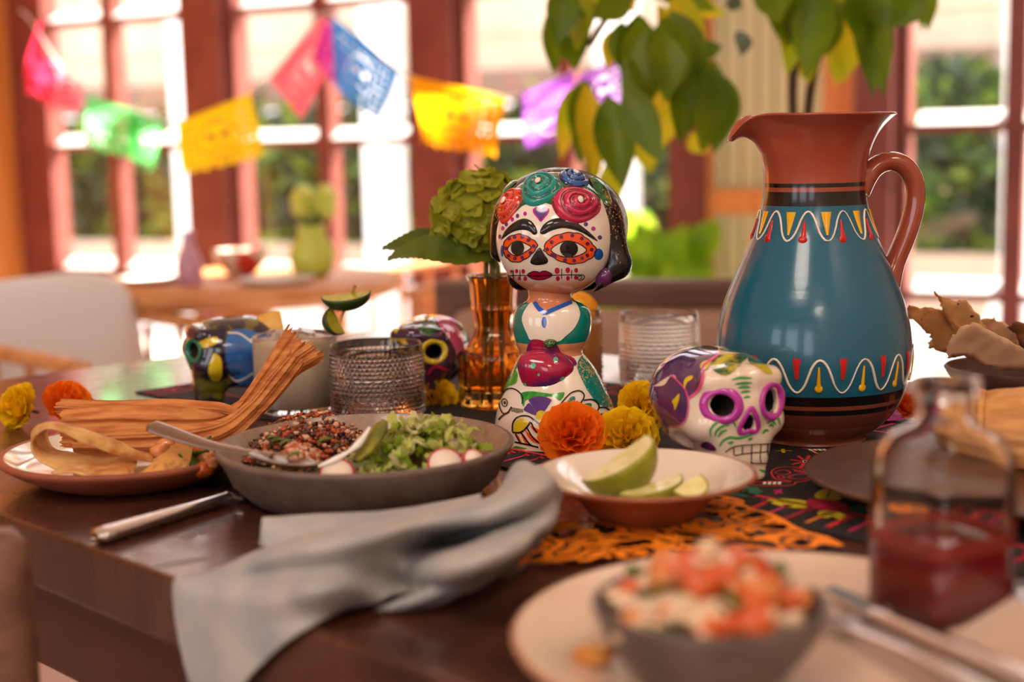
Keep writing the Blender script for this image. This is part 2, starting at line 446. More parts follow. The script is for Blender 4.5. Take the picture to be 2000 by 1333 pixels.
structure(obj('wall_left_2', frame_box(W(-.16, 0, 5.15), WD * .12, WN * 2.4, (0, 0, 2.95)), M_CEIL, smooth=False), 'cream side wall behind the camera')
structure(obj('wall_right_2', frame_box(W(5.2, 0, 5.15), WD * .12, WN * 2.4, (0, 0, 2.95)), M_CEIL, smooth=False), 'cream side wall behind the camera')
BARS = [.16, .60, 1.045, 1.485, 1.925, 2.365]
def post(n, s0, s1, mt=M_RED, o0=-.06, o1=.07, label='oxide red timber window post'):
    structure(obj('trim_%d' % n, wbox(s0, s1, 0, 2.95, o0, o1), mt, smooth=False, bevel=.006), label)
post(1, -.04, .115, o1=.02, label='dark red timber post beside the honey coloured wall')
post(2, .80, .968, label='red timber post between the first two windows')
post(3, 1.70, 1.85, label='red timber post between the second and third windows')
post(4, 2.565, 2.66, label='red timber post beside the pale green panel')
post(5, 3.085, 3.185, o1=.10, label='dark red timber post behind the blue jug')
# inner lighter stops on the posts
for n, (a, b) in enumerate([(.115, .145), (.772, .80), (.968, 1.0), (1.672, 1.70), (1.85, 1.88), (2.537, 2.565), (3.185, 3.215)]):
    structure(obj('trim_%d' % (6 + n), wbox(a, b, 0, 2.95, -.05, .03), M_RED, smooth=False), 'narrow red timber stop along a window post')
def window(n, a, b, mull, label):
    t = thing('window_%d' % n, label, None, W((a + b) / 2, .16, 0)); del t['category']; t['kind'] = 'structure'
    for mm in mull:
        obj('mullion', wbox(mm - .024, mm + .024, .16, 2.85, -.035, .03), M_RED, t, smooth=False)
    cols = [a] + mull + [b]
    for h in BARS + [2.8]:
        for c0, c1 in zip(cols[:-1], cols[1:]):
            obj('glazing_bar', wbox(c0, c1, h - .03, h - .006, -.03, .02), M_RED, t, smooth=False)
            # chamfered bead added on the bar, white to carry the sun's highlight
            A0 = W(c0 + .02, h - .006, .02); A1 = W(c0 + .02, h - .006, -.03); A2 = W(c0 + .02, h + .028, -.03); L = WD * (c1 - c0 - .04)
            obj('highlight_bead', (np.array([A0, A1, A2, A0 + L, A1 + L, A2 + L]), [(0, 2, 1), (3, 4, 5), (0, 1, 4, 3), (1, 2, 5, 4), (2, 0, 3, 5)]), M_WHITEBAR, t, smooth=False)
    hs = BARS + [2.8]
    for h0, h1 in zip(hs[:-1], hs[1:]):
        for c0, c1 in zip(cols[:-1], cols[1:]):
            obj('pane', wbox(c0 + .004, c1 - .004, h0 + .005, h1 - .03, -.034, -.031), M_PANE, t, smooth=False)
    obj('bottom_rail', wbox(a, b, .02, .13, -.04, .03), M_RED, t, smooth=False)
window(1, .145, .772, [.445], 'tall small-paned window next to the honey coloured wall')
window(2, 1.0, 1.672, [1.345], 'tall small-paned window behind the pink and blue paper flags')
window(3, 1.88, 2.537, [2.21], 'tall small-paned window behind the leafy plant')
window(4, 3.215, 4.05, [3.486, 3.77], 'tall small-paned window behind the bowl of dry leaves')
structure(obj('trim_14', wbox(4.05, 5.2, 0, 2.95, -.06, .07), M_RED, smooth=False), 'red timber end of the window wall')
# pale green boarded panel with honey wood jamb
pn = thing('wall_back', 'pale green vertical boarding between two windows', None, W(2.85, 0, 0)); del pn['category']; pn['kind'] = 'structure'
for k in range(7):
    s0 = 2.66 + k * .0475
    obj('board', wbox(s0 + .002, s0 + .0455, 0, 2.95, -.02, .03), M_GREENPANEL, pn, smooth=False, bevel=.004)
obj('backing', wbox(2.66, 2.995, 0, 2.95, -.05, -.018), M_GREENPANEL, pn, smooth=False)
obj('wood_rail', wbox(2.66, 2.995, .80, .87, .03, .045), M_ORANGE, pn, smooth=False)
structure(obj('trim_15', wbox(2.995, 3.085, 0, 2.95, -.05, .06), M_ORANGE, smooth=False), 'honey wood jamb beside the pale green panel')
structure(obj('trim_16', wbox(2.63, 2.675, 0, 2.95, .02, .05), M_ORANGE, smooth=False), 'thin honey wood strip at the edge of the green panel')

# ------------------------------------------------------------------ outdoors
structure(obj('ground', frame_box(W(-14, -.16, -.05), WD * 34, -WN * 30, (0, 0, .1)), M_PAVE, smooth=False), 'bright paved terrace outside the windows')
hw = thing('neighbouring_building', 'cream building with a brown timber band beyond the terrace', 'building', W(3, -.06, -6.6))
obj('upper_wall', wbox(-10, 16, 1.62, 5.2, -6.9, -6.6), M_CREAM, hw, smooth=False)
obj('timber_band', wbox(-10, 16, 1.36, 1.62, -6.8, -6.55), M_BROWNBAND, hw, smooth=False)
obj('back_wall', wbox(-10, 16, -.06, 1.4, -9.2, -9.0), M_CREAM, hw, smooth=False)
for k in range(9):
    obj('cornice_board', wbox(-10, 16, 1.9 + k * .36, 1.93 + k * .36, -6.6, -6.57), M_CREAM, hw, smooth=False)
for k, s in enumerate((-4.2, -2.55, -1.0, .62, 2.9, 4.6, 6.5)):
    col = thing('terrace_column', 'white square terrace column, number %s from the honey wall side' % ['one', 'two', 'three', 'four', 'five', 'six', 'seven'][k], 'column', W(s, -.06, -3.9), 0, 'columns of the terrace')
    obj('shaft', wbox(s, s + .2, .12, 3.3, -4.0, -3.8), M_WHITE, col, smooth=False, bevel=.01)
    obj('plinth', wbox(s - .05, s + .25, -.06, .12, -4.05, -3.75), M_WHITE, col, smooth=False)
structure(obj('wall_terrace', wbox(3.2, 12, -.06, .52, -4.6, -4.4), M_WHITE, smooth=False), 'low white terrace wall outside the window')
structure(obj('wall_garden', wbox(-9, 3.0, -.06, .30, -4.9, -4.7), M_CREAM, smooth=False), 'low cream planter wall outside the windows')
M_HEDGE = [mat('hedge_leaf_dark', (44, 70, 44), rough=.5, transl=.3), mat('hedge_leaf_mid', (84, 118, 48), rough=.5, transl=.4), mat('hedge_leaf_bright', (160, 190, 60), rough=.45, transl=.5)]
def hedge(name, label, s0, s1, h0, h1, o0, o1, n, seed, size=.09, w=(.6, .28, .12)):
    rng = np.random.default_rng(seed)
    c = np.stack([rng.uniform(s0, s1, n), rng.uniform(h0, h1, n), rng.uniform(o0, o1, n)], 1)
    lump = np.array([.5 + .5 * mnoise.noise(Vector((p[0] * 1.6, p[1] * 1.6, p[2]))) for p in c])
    c[:, 1] = h0 + (c[:, 1] - h0) * (.6 + .5 * lump)
    P = WO + c[:, :1] * WD + c[:, 2:] * WN; P[:, 2] += c[:, 1]
    a = rng.normal(size=(n, 3)); a /= np.linalg.norm(a, axis=1)[:, None]; b = np.cross(a, rng.normal(size=(n, 3))); b /= np.linalg.norm(b, axis=1)[:, None]
    sz = size * rng.uniform(.6, 1.3, n)[:, None]
    V = np.stack([P - a * sz, P + b * sz * .4, P + a * sz, P - b * sz * .4], 1).reshape(-1, 3)
    Fq = np.arange(4 * n).reshape(n, 4)
    o = obj(name, (V, Fq, rng.choice(3, n, p=w)), M_HEDGE, smooth=False); o['kind'] = 'stuff'; o['label'] = label
hedge('hedge_foliage', 'dense dark green hedge outside behind the terrace columns', -9, 2.85, .2, 1.45, -5.9, -5.02, 15000, 3, size=.12)
hedge('shrub_foliage', 'leafy green shrubs above the low white terrace wall', 3.0, 11, .3, 1.5, -6.1, -4.75, 11000, 4, size=.12, w=(.45, .3, .25))

# ------------------------------------------------------------------ leaf builder
def leaf_vf(base, tip, width, up=(0, 0, 1), droop=.12, fold=.18, n=9, wav=0.):
    base = np.asarray(base, float); tip = np.asarray(tip, float); ax = tip - base; L = np.linalg.norm(ax); ax = ax / L
    sd = np.cross(ax, up); sd /= np.linalg.norm(sd) + 1e-9; nn = np.cross(sd, ax)
    t = np.linspace(0, 1, n); wd = width * .5 * np.clip(np.sin(PI * t ** .85), 0, 1) ** 1.0 + .0004
    V = []
    for k, tt in enumerate(t):
        c = base + ax * L * tt + nn * (droop * L * 4 * tt * (1 - tt))
        for j in (-1, -.5, 0, .5, 1):
            V.append(c + sd * wd[k] * j + nn * (abs(j) * wd[k] * fold * 2 + wav * math.sin(9 * tt + 3 * j) * abs(j)))
    return np.array(V), grid_faces(n, 5)
M_LEAF = mat('plant_leaf', (116, 142, 16), rough=.35, col2=(80, 110, 10), nscale=9, transl=.5)
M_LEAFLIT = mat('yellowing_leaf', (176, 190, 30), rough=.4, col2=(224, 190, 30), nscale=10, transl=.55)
M_STEM = mat('plant_stem', (92, 66, 42), rough=.6)
M_POT = mat('clay_planter', (150, 84, 60), rough=.7)
tp = aty(1650, 300, 2.75); tp[2] = 0
tree = thing('potted_tree', 'tall potted tree with long hanging green leaves behind the blue jug', 'plant', tp)
obj('planter', lathe([(.13, 0), (.15, .02), (.18, .30), (.19, .32), (.17, .32), (.16, .27), (0, .27)], 32, c=tp), M_POT, tree)
def pxpath(P): return spline(np.array([aty(*p) for p in P]), 40)
obj('stem', tube(pxpath([(1655, 760, 2.75), (1570, 420, 2.25), (1548, 200, 2.25), (1560, 60, 2.25), (1590, -120, 2.25)]), .008, 8), M_STEM, tree)
obj('stem', tube(pxpath([(1660, 760, 2.75), (1585, 420, 2.28), (1580, 200, 2.28), (1620, 40, 2.3), (1700, -120, 2.3)]), .008, 8), M_STEM, tree)
obj('branch', tube(pxpath([(1590, -110, 2.25), (1450, -90, 2.2), (1300, -40, 2.15), (1200, 20, 2.1), (1150, 90, 2.1)]), .005, 8), M_STEM, tree)
obj('branch', tube(pxpath([(1300, -40, 2.15), (1330, 30, 2.2), (1350, 120, 2.2), (1355, 200, 2.2)]), .004, 8), M_STEM, tree)
LV = [  # base px, tip px, width px, depth, kind
    (1105, -30, 1085, 90, 58, 2.05, 0), (1120, 0, 1124, 138, 62, 2.1, 0), (1130, -20, 1140, 60, 50, 2.15, 0), (1235, -20, 1155, 35, 60, 2.1, 0),
    (1175, -40, 1200, 20, 46, 2.2, 0), (1255, 30, 1235, 175, 66, 2.1, 0), (1262, 60, 1262, 212, 72, 2.2, 0), (1300, 30, 1318, 200, 80, 2.05, 0),
    (1310, 20, 1372, 165, 62, 2.1, 0), (1290, 60, 1300, 200, 70, 2.0, 0), (1222, 165, 1290, 320, 60, 2.0, 0), (1186, 185, 1218, 370, 70, 2.05, 0),
    (1215, 40, 1205, 130, 40, 2.2, 0), (1150, 160, 1118, 250, 40, 2.2, 0), (1145, 190, 1130, 320, 46, 2.25, 0), (1175, 200, 1160, 300, 40, 2.2, 0),
    (1395, 130, 1370, 298, 74, 2.05, 0), (1420, 150, 1395, 300, 60, 2.1, 0), (1380, 110, 1345, 260, 60, 2.2, 0), (1340, 70, 1330, 190, 64, 2.25, 0),
    (1360, 110, 1410, 90, 34, 2.2, 0), (1400, 20, 1260, -10, 40, 2.3, 0), (1250, 225, 1270, 340, 54, 2.5, 1), (1180, 320, 1208, 400, 46, 2.5, 1),
    (1310, 190, 1290, 290, 60, 2.5, 1), (1200, 260, 1215, 300, 40, 2.5, 1), (1290, 150, 1275, 255, 46, 2.4, 1), (1350, 260, 1380, 300, 40, 2.45, 1),
    (1450, 60, 1448, 110, 32, 2.2, 2), (1440, -10, 1428, 22, 26, 2.2, 2),
    (1500, -30, 1520, 45, 60, 2.1, 0), (1530, -40, 1536, 95, 70, 2.15, 0), (1570, -20, 1548, 90, 60, 2.1, 0), (1600, -20, 1575, 155, 70, 2.1, 0),
    (1625, -10, 1612, 110, 60, 2.2, 0), (1640, -20, 1650, 160, 60, 2.25, 1), (1660, -20, 1680, 90, 50, 2.1, 0), (1690, -30, 1722, 70, 60, 2.1, 0),
    (1675, 0, 1705, 190, 44, 2.15, 0), (1715, 0, 1735, 150, 30, 2.1, 0), (1800, -20, 1740, 55, 56, 2.1, 0), (1820, -30, 1812, 62, 26, 2.15, 0),
    (1760, -40, 1780, 30, 60, 2.2, 0), (1590, 20, 1560, 145, 50, 2.4, 1), (1650, 60, 1635, 165, 60, 2.4, 1), (1560, 40, 1578, 165, 60, 2.3, 1)]
rng = random.Random(5)
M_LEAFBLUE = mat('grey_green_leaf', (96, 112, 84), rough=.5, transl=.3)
for bx_, by_, tx, ty, wp, Y, k in LV:
    ww = wp * Y / FPX * 1.15
    a = aty(bx_, by_, Y); b = aty(tx, ty, Y - rng.uniform(-.03, .06))
    upv = (rng.uniform(-.5, .5), -1, rng.uniform(-.2, .6))
    obj('leaf', leaf_vf(a, b, ww, up=upv, droop=rng.uniform(-.02, .06), fold=rng.uniform(.05, .25)), (M_LEAF, M_LEAFLIT, M_LEAFBLUE)[k], tree)
    if k == 0:
        j = np.array([rng.uniform(-.03, .03), .06, rng.uniform(-.01, .05)]); obj('leaf', leaf_vf(a + j, b + j * np.array([1.3, 1, .3]), ww * .9, up=(rng.uniform(-.8, .8), -1, 0), droop=rng.uniform(-.04, .05), fold=.2), (M_LEAF, M_LEAF, M_LEAFLIT)[rng.randrange(3)], tree)
# sunlit broad-leaved plant outside the third window
M_SUNLEAF = mat('sunlit_leaf', (160, 204, 36), rough=.4, col2=(120, 176, 30), nscale=6, transl=.55)
gb = W(2.32, 0, .30)
gp = thing('pot_plant', 'bright green broad-leaved pot plant standing in the sun by the third window', 'plant', gb)
rng = random.Random(9)
for k in range(60):
    px = rng.uniform(1205, 1400); py = rng.uniform(395, 560); Y = rng.uniform(3.72, 3.98)
    tipp = aty(px, py, Y); a = aty(1310 + (px - 1310) * .3, 640, Y); 
    v = (tipp - a); v /= np.linalg.norm(v); b0 = tipp - v * .16
    obj('leaf', leaf_vf(b0, tipp + np.array([rng.uniform(-.05, .05), 0, -.04]), rng.uniform(.06, .11), up=(rng.uniform(-.4, .4), -1, .5), droop=.15), M_SUNLEAF, gp)
    if k % 3 == 0: obj('stalk', tube(spline(np.array([gb + [0, 0, .05], (gb + b0) / 2 + [0, 0, .1], b0]), 10), .006, 6), M_SUNLEAF, gp)

obj('planter', lathe([(.10, 0), (.12, .02), (.14, .24), (.145, .26), (.13, .26), (.12, .22), (0, .22)], 32, c=gb), M_POT, gp)
gb2 = W(2.0, -.06, -.75)
gp2 = thing('garden_plant', 'sunlit lime green plant growing outside the third window', 'plant', gb2)
for k in range(36):
    px = rng.uniform(1150, 1325); py = rng.uniform(370, 560); Y = rng.uniform(4.75, 5.2)
    tipp = aty(px, py, Y); v = tipp - gb2; v /= np.linalg.norm(v); b0 = tipp - v * .2
    obj('leaf', leaf_vf(b0, tipp + np.array([rng.uniform(-.05, .05), 0, -.04]), rng.uniform(.08, .15), up=(rng.uniform(-.4, .4), -1, .5), droop=.15), M_SUNLEAF, gp2)
    if k % 3 == 0: obj('stalk', tube(spline(np.array([gb2 + [0, 0, .02], (gb2 + b0) / 2 + [0, 0, .1], b0]), 10), .006, 6), M_SUNLEAF, gp2)
# ------------------------------------------------------------------ round table and chairs in front of the windows
def cyl(c, r, h0, h1, n=32): return lathe([(r, h0), (r, h1)], n, c=(c[0], c[1], 0))
rc = np.array([-.62, 3.30, 0])
rt = thing('round_table', 'round honey oak table standing by the windows', 'table', rc)
obj('table_top', lathe([(.34, .672), (.36, .68), (.365, .70), (.36, .712), (0, .712)], 48, c=rc), M_OAK, rt)
obj('pedestal', box((rc[0] - .055, rc[1] - .055, .03), (rc[0] + .055, rc[1] + .055, .672)), M_OAK, rt, smooth=False, bevel=.01)
obj('foot', lathe([(.22, 0), (.22, .015), (.07, .04), (0, .04)], 32, c=rc), M_OAK, rt)
M_PINKGL = mat('pink_glass', (226, 190, 214), rough=.08, transl=.4)
M_LIMEV = mat('lime_ceramic', (206, 222, 96), rough=.3)
pb = aty(372, 560, 3.15); pb[2] = .7125
o = obj('bud_vase', lathe([(.02, 0), (.028, .01), (.03, .05), (.018, .08), (.012, .105), (.016, .12), (.013, .12), (.009, .1), (0, .09)], 24, c=pb), M_PINKGL); tag(o, 'small pink bud vase on the round oak table', 'vase')
lb = aty(612, 545, 3.30); lb[2] = .7125
o = thing('flower_vase', 'lime yellow vase with yellow flowers on the round oak table', 'vase', lb)
obj('vase_body', lathe([(.03, 0), (.05, .02), (.055, .06), (.03, .1), (.035, .12), (.03, .12), (.02, .1), (0, .09)], 24, c=lb), M_LIMEV, o)
rng = random.Random(2)
for k in range(9):
    a = rng.uniform(0, 6.28); r_ = rng.uniform(0, .045); c = lb + np.array([r_ * math.cos(a), r_ * math.sin(a), rng.uniform(.15, .21)])
    obj('blossom', ellipsoid(c, (.022, .022, .02), 8, 12), M_LIMEV, o)
    obj('stalk', tube([lb + [0, 0, .1], c], .003, 6), M_LEAF, o)
bb = aty(472, 548, 3.38); bb[2] = .7125
M_PAINTB = mat('painted_bowl_glaze', (226, 214, 196), rough=.3, col2=(206, 60, 48), nscale=22, nlo=.5, nhi=.56)
o = obj('serving_bowl', lathe([(.03, 0), (.034, .005), (.06, .035), (.066, .062), (.061, .062), (.05, .03), (0, .012)], 32, c=bb), M_PAINTB); tag(o, 'small cream bowl with red painted spots on the round oak table', 'bowl')
for k, (px, Y) in enumerate(((300, 3.25), (540, 3.15))):
    c = aty(px, 560, Y); c[2] = .7125
    o = obj('side_plate', lathe([(.05, 0), (.055, .003), (.085, .012), (.087, .014), (.05, .006), (0, .006)], 32, c=c), M_WHITE)
    tag(o, ['white side plate beside the pink bud vase', 'white side plate beside the lime yellow vase'][k], 'plate', 'plates on the round table')
M_CUSH = mat('white_linen', (226, 228, 232), rough=.9, bump=.2, bscale=300)
def armchair(name, label, c, rz, cushion, zs=1.0, wood=M_OAK, nsp=7, backh=.86):
    t = thing(name, label, 'chair', (c[0], c[1], 0), rz); t.scale = (1, 1, zs); P = lambda V: V
    def pt(nm, vf, m_=wood, **k): return obj(nm, vf, m_, t, world=False, **k)
    pt('seat', box((-.26, -.25, .40), (.26, .25, .44)), smooth=False, bevel=.012)
    for x in (-.24, .24):
        pt('leg', tube([(x, -.22, 0), (x, -.22, .64)], .018, 10)); pt('leg', tube([(x, .23, 0), (x, .25, backh)], .018, 10))
        pt('armrest', tube(spline(np.array([(x, -.25, .64), (x, 0, .66), (x, .25, .68)]), 12), .024, 10, ratio=.6))
        for k in range(4):
            y = -.12 + k * .09
            pt('side_spindle', tube([(x, y, .44), (x, y, .645)], .009, 8))
    pt('top_rail', tube(spline(np.array([(-.27, .25, backh), (0, .29, backh + .02), (.27, .25, backh)]), 14), .028, 10, ratio=.6, up=(0, 1, 0)))
    for k in range(nsp):
        x = -.2 + .4 * k / (nsp - 1); pt('back_spindle', tube([(x, .24, .44), (x, .27, backh)], .009, 8))
    if cushion:
        V, Fc = ellipsoid((0, 0, 0), (1, 1, 1), 16, 32)
        V = np.sign(V) * np.abs(V) ** .55 * np.array([.24, .075, .165])
        V = V @ np.array(Matrix.Rotation(-.16, 3, 'X')).T + np.array([0, .11, .605])
        cu = obj('cushion', xf((V, Fc), TR((c[0], c[1], 0), rz)), M_CUSH); tag(cu, cushion, 'cushion')
    return t
c0 = aty(160, 640, 2.76); armchair('armchair', 'honey oak spindle armchair holding the white cushion beside the round table', c0, math.radians(60), 'big white linen cushion on the oak armchair by the honey wall', backh=.69)
c2 = aty(700, 640, 3.6); armchair('armchair', 'honey oak spindle armchair on the far side of the round table', (c2[0] + .22, c2[1] + .30), math.radians(-60), None, backh=.72)
# brown armchair on the far side of the laid table
M_WALNUT = mat('brown_wood', (118, 82, 64), rough=.45, col2=(96, 62, 46), nscale=4, stretch=(1, 12, 12))
M_TAUPE = mat('rose_brown_fabric', (176, 138, 118), rough=.9)
cb = aty(1165, 640, 2.35)
t = thing('dining_armchair', 'wide brown wooden armchair drawn up to the far side of the laid table', 'chair', (cb[0], cb[1], 0), math.radians(-12))
def pt(nm, vf, m_=M_WALNUT, **k): return obj(nm, vf, m_, t, world=False, **k)
pt('top_rail', box((-.28, .0, .735), (.30, .045, .782)), smooth=False, bevel=.01)
pt('lower_rail', box((-.28, .0, .50), (.30, .04, .56)), smooth=False, bevel=.01)
pt('back_cushion', box((-.25, -.03, .545), (.27, .035, .735)), M_TAUPE, bevel=.03)
pt('seat_cushion', box((-.27, -.5, .40), (.29, -.02, .49)), M_TAUPE, bevel=.03)
pt('seat_frame', box((-.28, -.5, .34), (.30, .02, .40)), smooth=False, bevel=.008)
for x in (-.28, .26):
    pt('leg', box((x, .0, 0), (x + .04, .045, .74)), smooth=False, bevel=.006); pt('leg', box((x, -.5, 0), (x + .04, -.455, .60)), smooth=False, bevel=.006)
    pt('armrest', box((x - .01, -.52, .60), (x + .05, .03, .63)), smooth=False, bevel=.01)
# rounded back post of a chair at the near side
c = at(8, 1240, -.03)
t2 = thing('side_chair', 'brown wooden chair at the near corner of the laid table, only its back post showing', 'chair', (c[0], c[1], 0))
for dx, dy in ((0, 0), (-.30, -.30), (-.28, .28), (-.58, -.02)):
    top = .785 if (dx, dy) in ((0, 0), (-.30, -.30)) else .44
    obj('leg', lathe([(.018, 0), (.019, top - .03), (.017, top - .008), (.010, top), (0, top)], 20, c=(c[0] + dx, c[1] + dy, 0)), M_WALNUT, t2)
q = [(0, 0), (-.30, -.30), (-.58, -.02), (-.28, .28)]
obj('seat', (np.array([(c[0] + a, c[1] + b, z) for z in (.42, .45) for a, b in q]), [(3, 2, 1, 0), (4, 5, 6, 7), (0, 1, 5, 4), (1, 2, 6, 5), (2, 3, 7, 6), (3, 0, 4, 7)]), M_WALNUT, t2, smooth=False)
obj('top_rail', tube([(c[0], c[1], .70), (c[0] - .30, c[1] - .30, .70)], .014, 10, ratio=1.6), M_WALNUT, t2)

# ------------------------------------------------------------------ cut-paper flags on a string
def paper_mat(n, c): return mat(n, c, rough=.7, transl=.75)
def flag(name, label, quad, Y, mt, bil=.02, seed=0, pat=1, nu=46, nv=34, rows=None, lacy=1.0):
    """quad = px corners TL, TR, BR, BL (each may carry its own depth)"""
    q = [aty(*(p if len(p) == 3 else (p[0], p[1], Y))) for p in quad]
    u = np.linspace(0, 1, nu); v = np.linspace(0, 1, nv); U, Vv = np.meshgrid(u, v, indexing='ij')
    P = ((1 - U) * (1 - Vv))[..., None] * q[0] + (U * (1 - Vv))[..., None] * q[1] + (U * Vv)[..., None] * q[2] + ((1 - U) * Vv)[..., None] * q[3]
    nrm = np.cross(q[1] - q[0], q[3] - q[0]); nrm /= np.linalg.norm(nrm)
    P = P + nrm * (bil * (np.sin(U * 5.5 + seed) * (.3 + Vv) + .6 * np.sin(Vv * 4 + seed * 2 + U * 3)))[..., None]
    uc = (U[:-1, :-1] + U[1:, 1:]) / 2; vc = (Vv[:-1, :-1] + Vv[1:, 1:]) / 2
    x = uc * 12; y = vc * 9
    hole = ((np.abs((x % 1) - .5) + np.abs((y % 1) - .5)) < .34 * lacy) & (vc > .12) & (vc < .9) & (uc > .06) & (uc < .94)
    rr = np.hypot((uc - .5) * 1.3, vc - .5); med = rr < .3
    face = (np.hypot((uc - .42) * 1.3, vc - .44) < .06) | (np.hypot((uc - .58) * 1.3, vc - .44) < .06) | ((np.abs(vc - .62) < .025) & (np.abs(uc - .5) < .12))
    hole = np.where(med, face | (np.abs(rr - .28) < .012), hole)
    scal = vc > .94 - .05 * np.abs(np.sin(uc * PI * 7))
    keep = ~(hole | scal)
    Fq = grid_faces(nu, nv)[keep.ravel()]
    used, inv = np.unique(Fq, return_inverse=True)
    o = obj(name, (P.reshape(-1, 3)[used], inv.reshape(Fq.shape)), mt, smooth=True); tag(o, label, 'paper flag', 'cut-paper flags on the string')
    return o
MP = dict(red=paper_mat('crimson_tissue', (236, 50, 84)), green=paper_mat('green_tissue', (110, 220, 130)), yellow=paper_mat('yellow_tissue', (250, 214, 20)),
          pink=paper_mat('pink_tissue', (255, 120, 140)), blue=paper_mat('blue_tissue', (60, 160, 250)), orange=paper_mat('orange_tissue', (255, 168, 10)), purple=paper_mat('purple_tissue', (196, 110, 248)), magenta=paper_mat('magenta_tissue', (206, 40, 200)))
flag('paper_flag', 'crimson pink cut-paper flag hanging beside the honey coloured wall', [(58, 36, 3.6), (110, 120, 3.5), (135, 225, 3.5), (38, 190, 3.6)], 3.6, MP['red'], .03, 1, lacy=.6)
flag('paper_flag', 'pale pink fold of tissue at the end of the crimson flag', [(100, 110, 3.5), (160, 175, 3.45), (150, 205, 3.45), (105, 235, 3.5)], 3.5, MP['pink'], .02, 3, nu=24, nv=24, lacy=.6)
flag('paper_flag', 'pale green cut-paper flag on the first window', [(176, 186, 3.3), (262, 215, 3.3), (268, 320, 3.3), (150, 290, 3.3)], 3.3, MP['green'], .03, 2, lacy=.8)
flag('paper_flag', 'narrow green cut-paper flag between the pale green and yellow ones', [(262, 215, 3.35), (322, 235, 3.3), (300, 350, 3.3), (262, 320, 3.35)], 3.3, MP['green'], .02, 5, nu=24, nv=34, lacy=.6)
flag('paper_flag', 'yellow cut-paper flag in front of a window post', [(342, 238, 3.2), (494, 182, 3.15), (512, 318, 3.15), (372, 348, 3.2)], 3.2, MP['yellow'], .02, 4, lacy=.7)
flag('paper_flag', 'rose pink diamond-folded tissue flag hanging from the knot', [(630, 30, 3.1), (655, 110, 3.1), (585, 246, 3.1), (516, 168, 3.1)], 3.1, MP['pink'], .012, 6, lacy=0)
flag('paper_flag', 'twisted violet cut-paper flag between the pink and blue ones', [(636, 36, 3.05), (684, 120, 3.05), (652, 172, 3.05), (610, 120, 3.05)], 3.05, MP['magenta'], .02, 7, nu=30, nv=30, lacy=.9)
flag('paper_flag', 'sky blue cut-paper flag hanging from the knot', [(648, 30, 3.0), (778, 140, 3.0), (735, 246, 3.0), (652, 185, 3.0)], 3.0, MP['blue'], .02, 8, lacy=.75)
flag('paper_flag', 'orange yellow cut-paper flag in front of a window post', [(800, 148, 2.9), (986, 188, 2.85), (962, 316, 2.85), (822, 290, 2.9)], 2.9, MP['orange'], .018, 9, lacy=.7)
flag('paper_flag', 'lilac cut-paper flag partly behind the tree leaves', [(1014, 186, 2.8), (1124, 138, 2.75), (1126, 270, 2.75), (1036, 302, 2.8)], 2.8, MP['purple'], .015, 10, lacy=.7)
flag('paper_flag', 'second lilac cut-paper flag seen in gaps between the leaves', [(1132, 150, 2.7), (1222, 108, 2.65), (1224, 220, 2.65), (1140, 250, 2.7)], 2.7, MP['purple'], .015, 11, lacy=.7)
sp = [(40, 20, 3.62), (60, 40, 3.6), (115, 125, 3.5), (176, 187, 3.32), (262, 216, 3.31), (342, 238, 3.21), (494, 182, 3.16), (560, 115, 3.12), (640, 22, 3.05), (720, 90, 3.01), (800, 148, 2.91), (986, 188, 2.86), (1124, 138, 2.76), (1222, 108, 2.66), (1330, 60, 2.5), (1420, -10, 2.4)]
o = obj('string', tube(spline(np.array([aty(*p) for p in sp]), 120), .0025, 6), mat('white_string', (230, 220, 210), rough=.8)); tag(o, 'thin string carrying the row of cut-paper flags', 'string')
# ------------------------------------------------------------------ the laid table (turned 45 degrees to the camera)
S2 = math.sqrt(.5)
def UV(u, v, z=0.): return np.array([(u - v) * S2, (u + v) * S2, T + z])     # u across the table, v along it
U0, U1, V0, V1 = .449, 1.31, -.55, 1.58
UD = np.array([S2, S2, 0]); VD = np.array([-S2, S2, 0])
M_TABLE = mat('dark_walnut', (86, 48, 35), rough=.27, col2=(62, 34, 26), nscale=5, stretch=(3, 3, 1), bump=.05, bscale=30, rvar=.05, coat=.35)
M_TABLE2 = mat('dark_walnut_edge', (84, 42, 32), rough=.4, col2=(62, 30, 24), nscale=5)
tb = thing('dining_table', 'long dark walnut dining table laid with food and painted skulls', 'table', UV((U0 + U1) / 2, (V0 + V1) / 2, -T))
npl = 1; pw = (U1 - U0) / npl
for k in range(npl):
    a = U0 + k * pw
    obj('table_top', frame_box(UV(a, V0, -.045), UD * pw, VD * (V1 - V0), (0, 0, .045)), M_TABLE, tb, smooth=False, bevel=.003 if k in (0, npl - 1) else 0)
for a, b, c, d in ((U0 + .03, U0 + .055, V0 + .05, V1 - .05), (U1 - .055, U1 - .03, V0 + .05, V1 - .05)):
    obj('apron', frame_box(UV(a, c, -.125), UD * (b - a), VD * (d - c), (0, 0, .08)), M_TABLE2, tb, smooth=False)
for c in (V0 + .05, V1 - .075):
    obj('apron', frame_box(UV(U0 + .055, c, -.125), UD * (U1 - U0 - .11), VD * .025, (0, 0, .08)), M_TABLE2, tb, smooth=False)
for u in (U0 + .06, U1 - .13):
    for v in (V0 + .08, V1 - .15):
        obj('leg', frame_box(UV(u, v, -T), UD * .07, VD * .07, (0, 0, T - .045)), M_TABLE2, tb, smooth=False, bevel=.005)
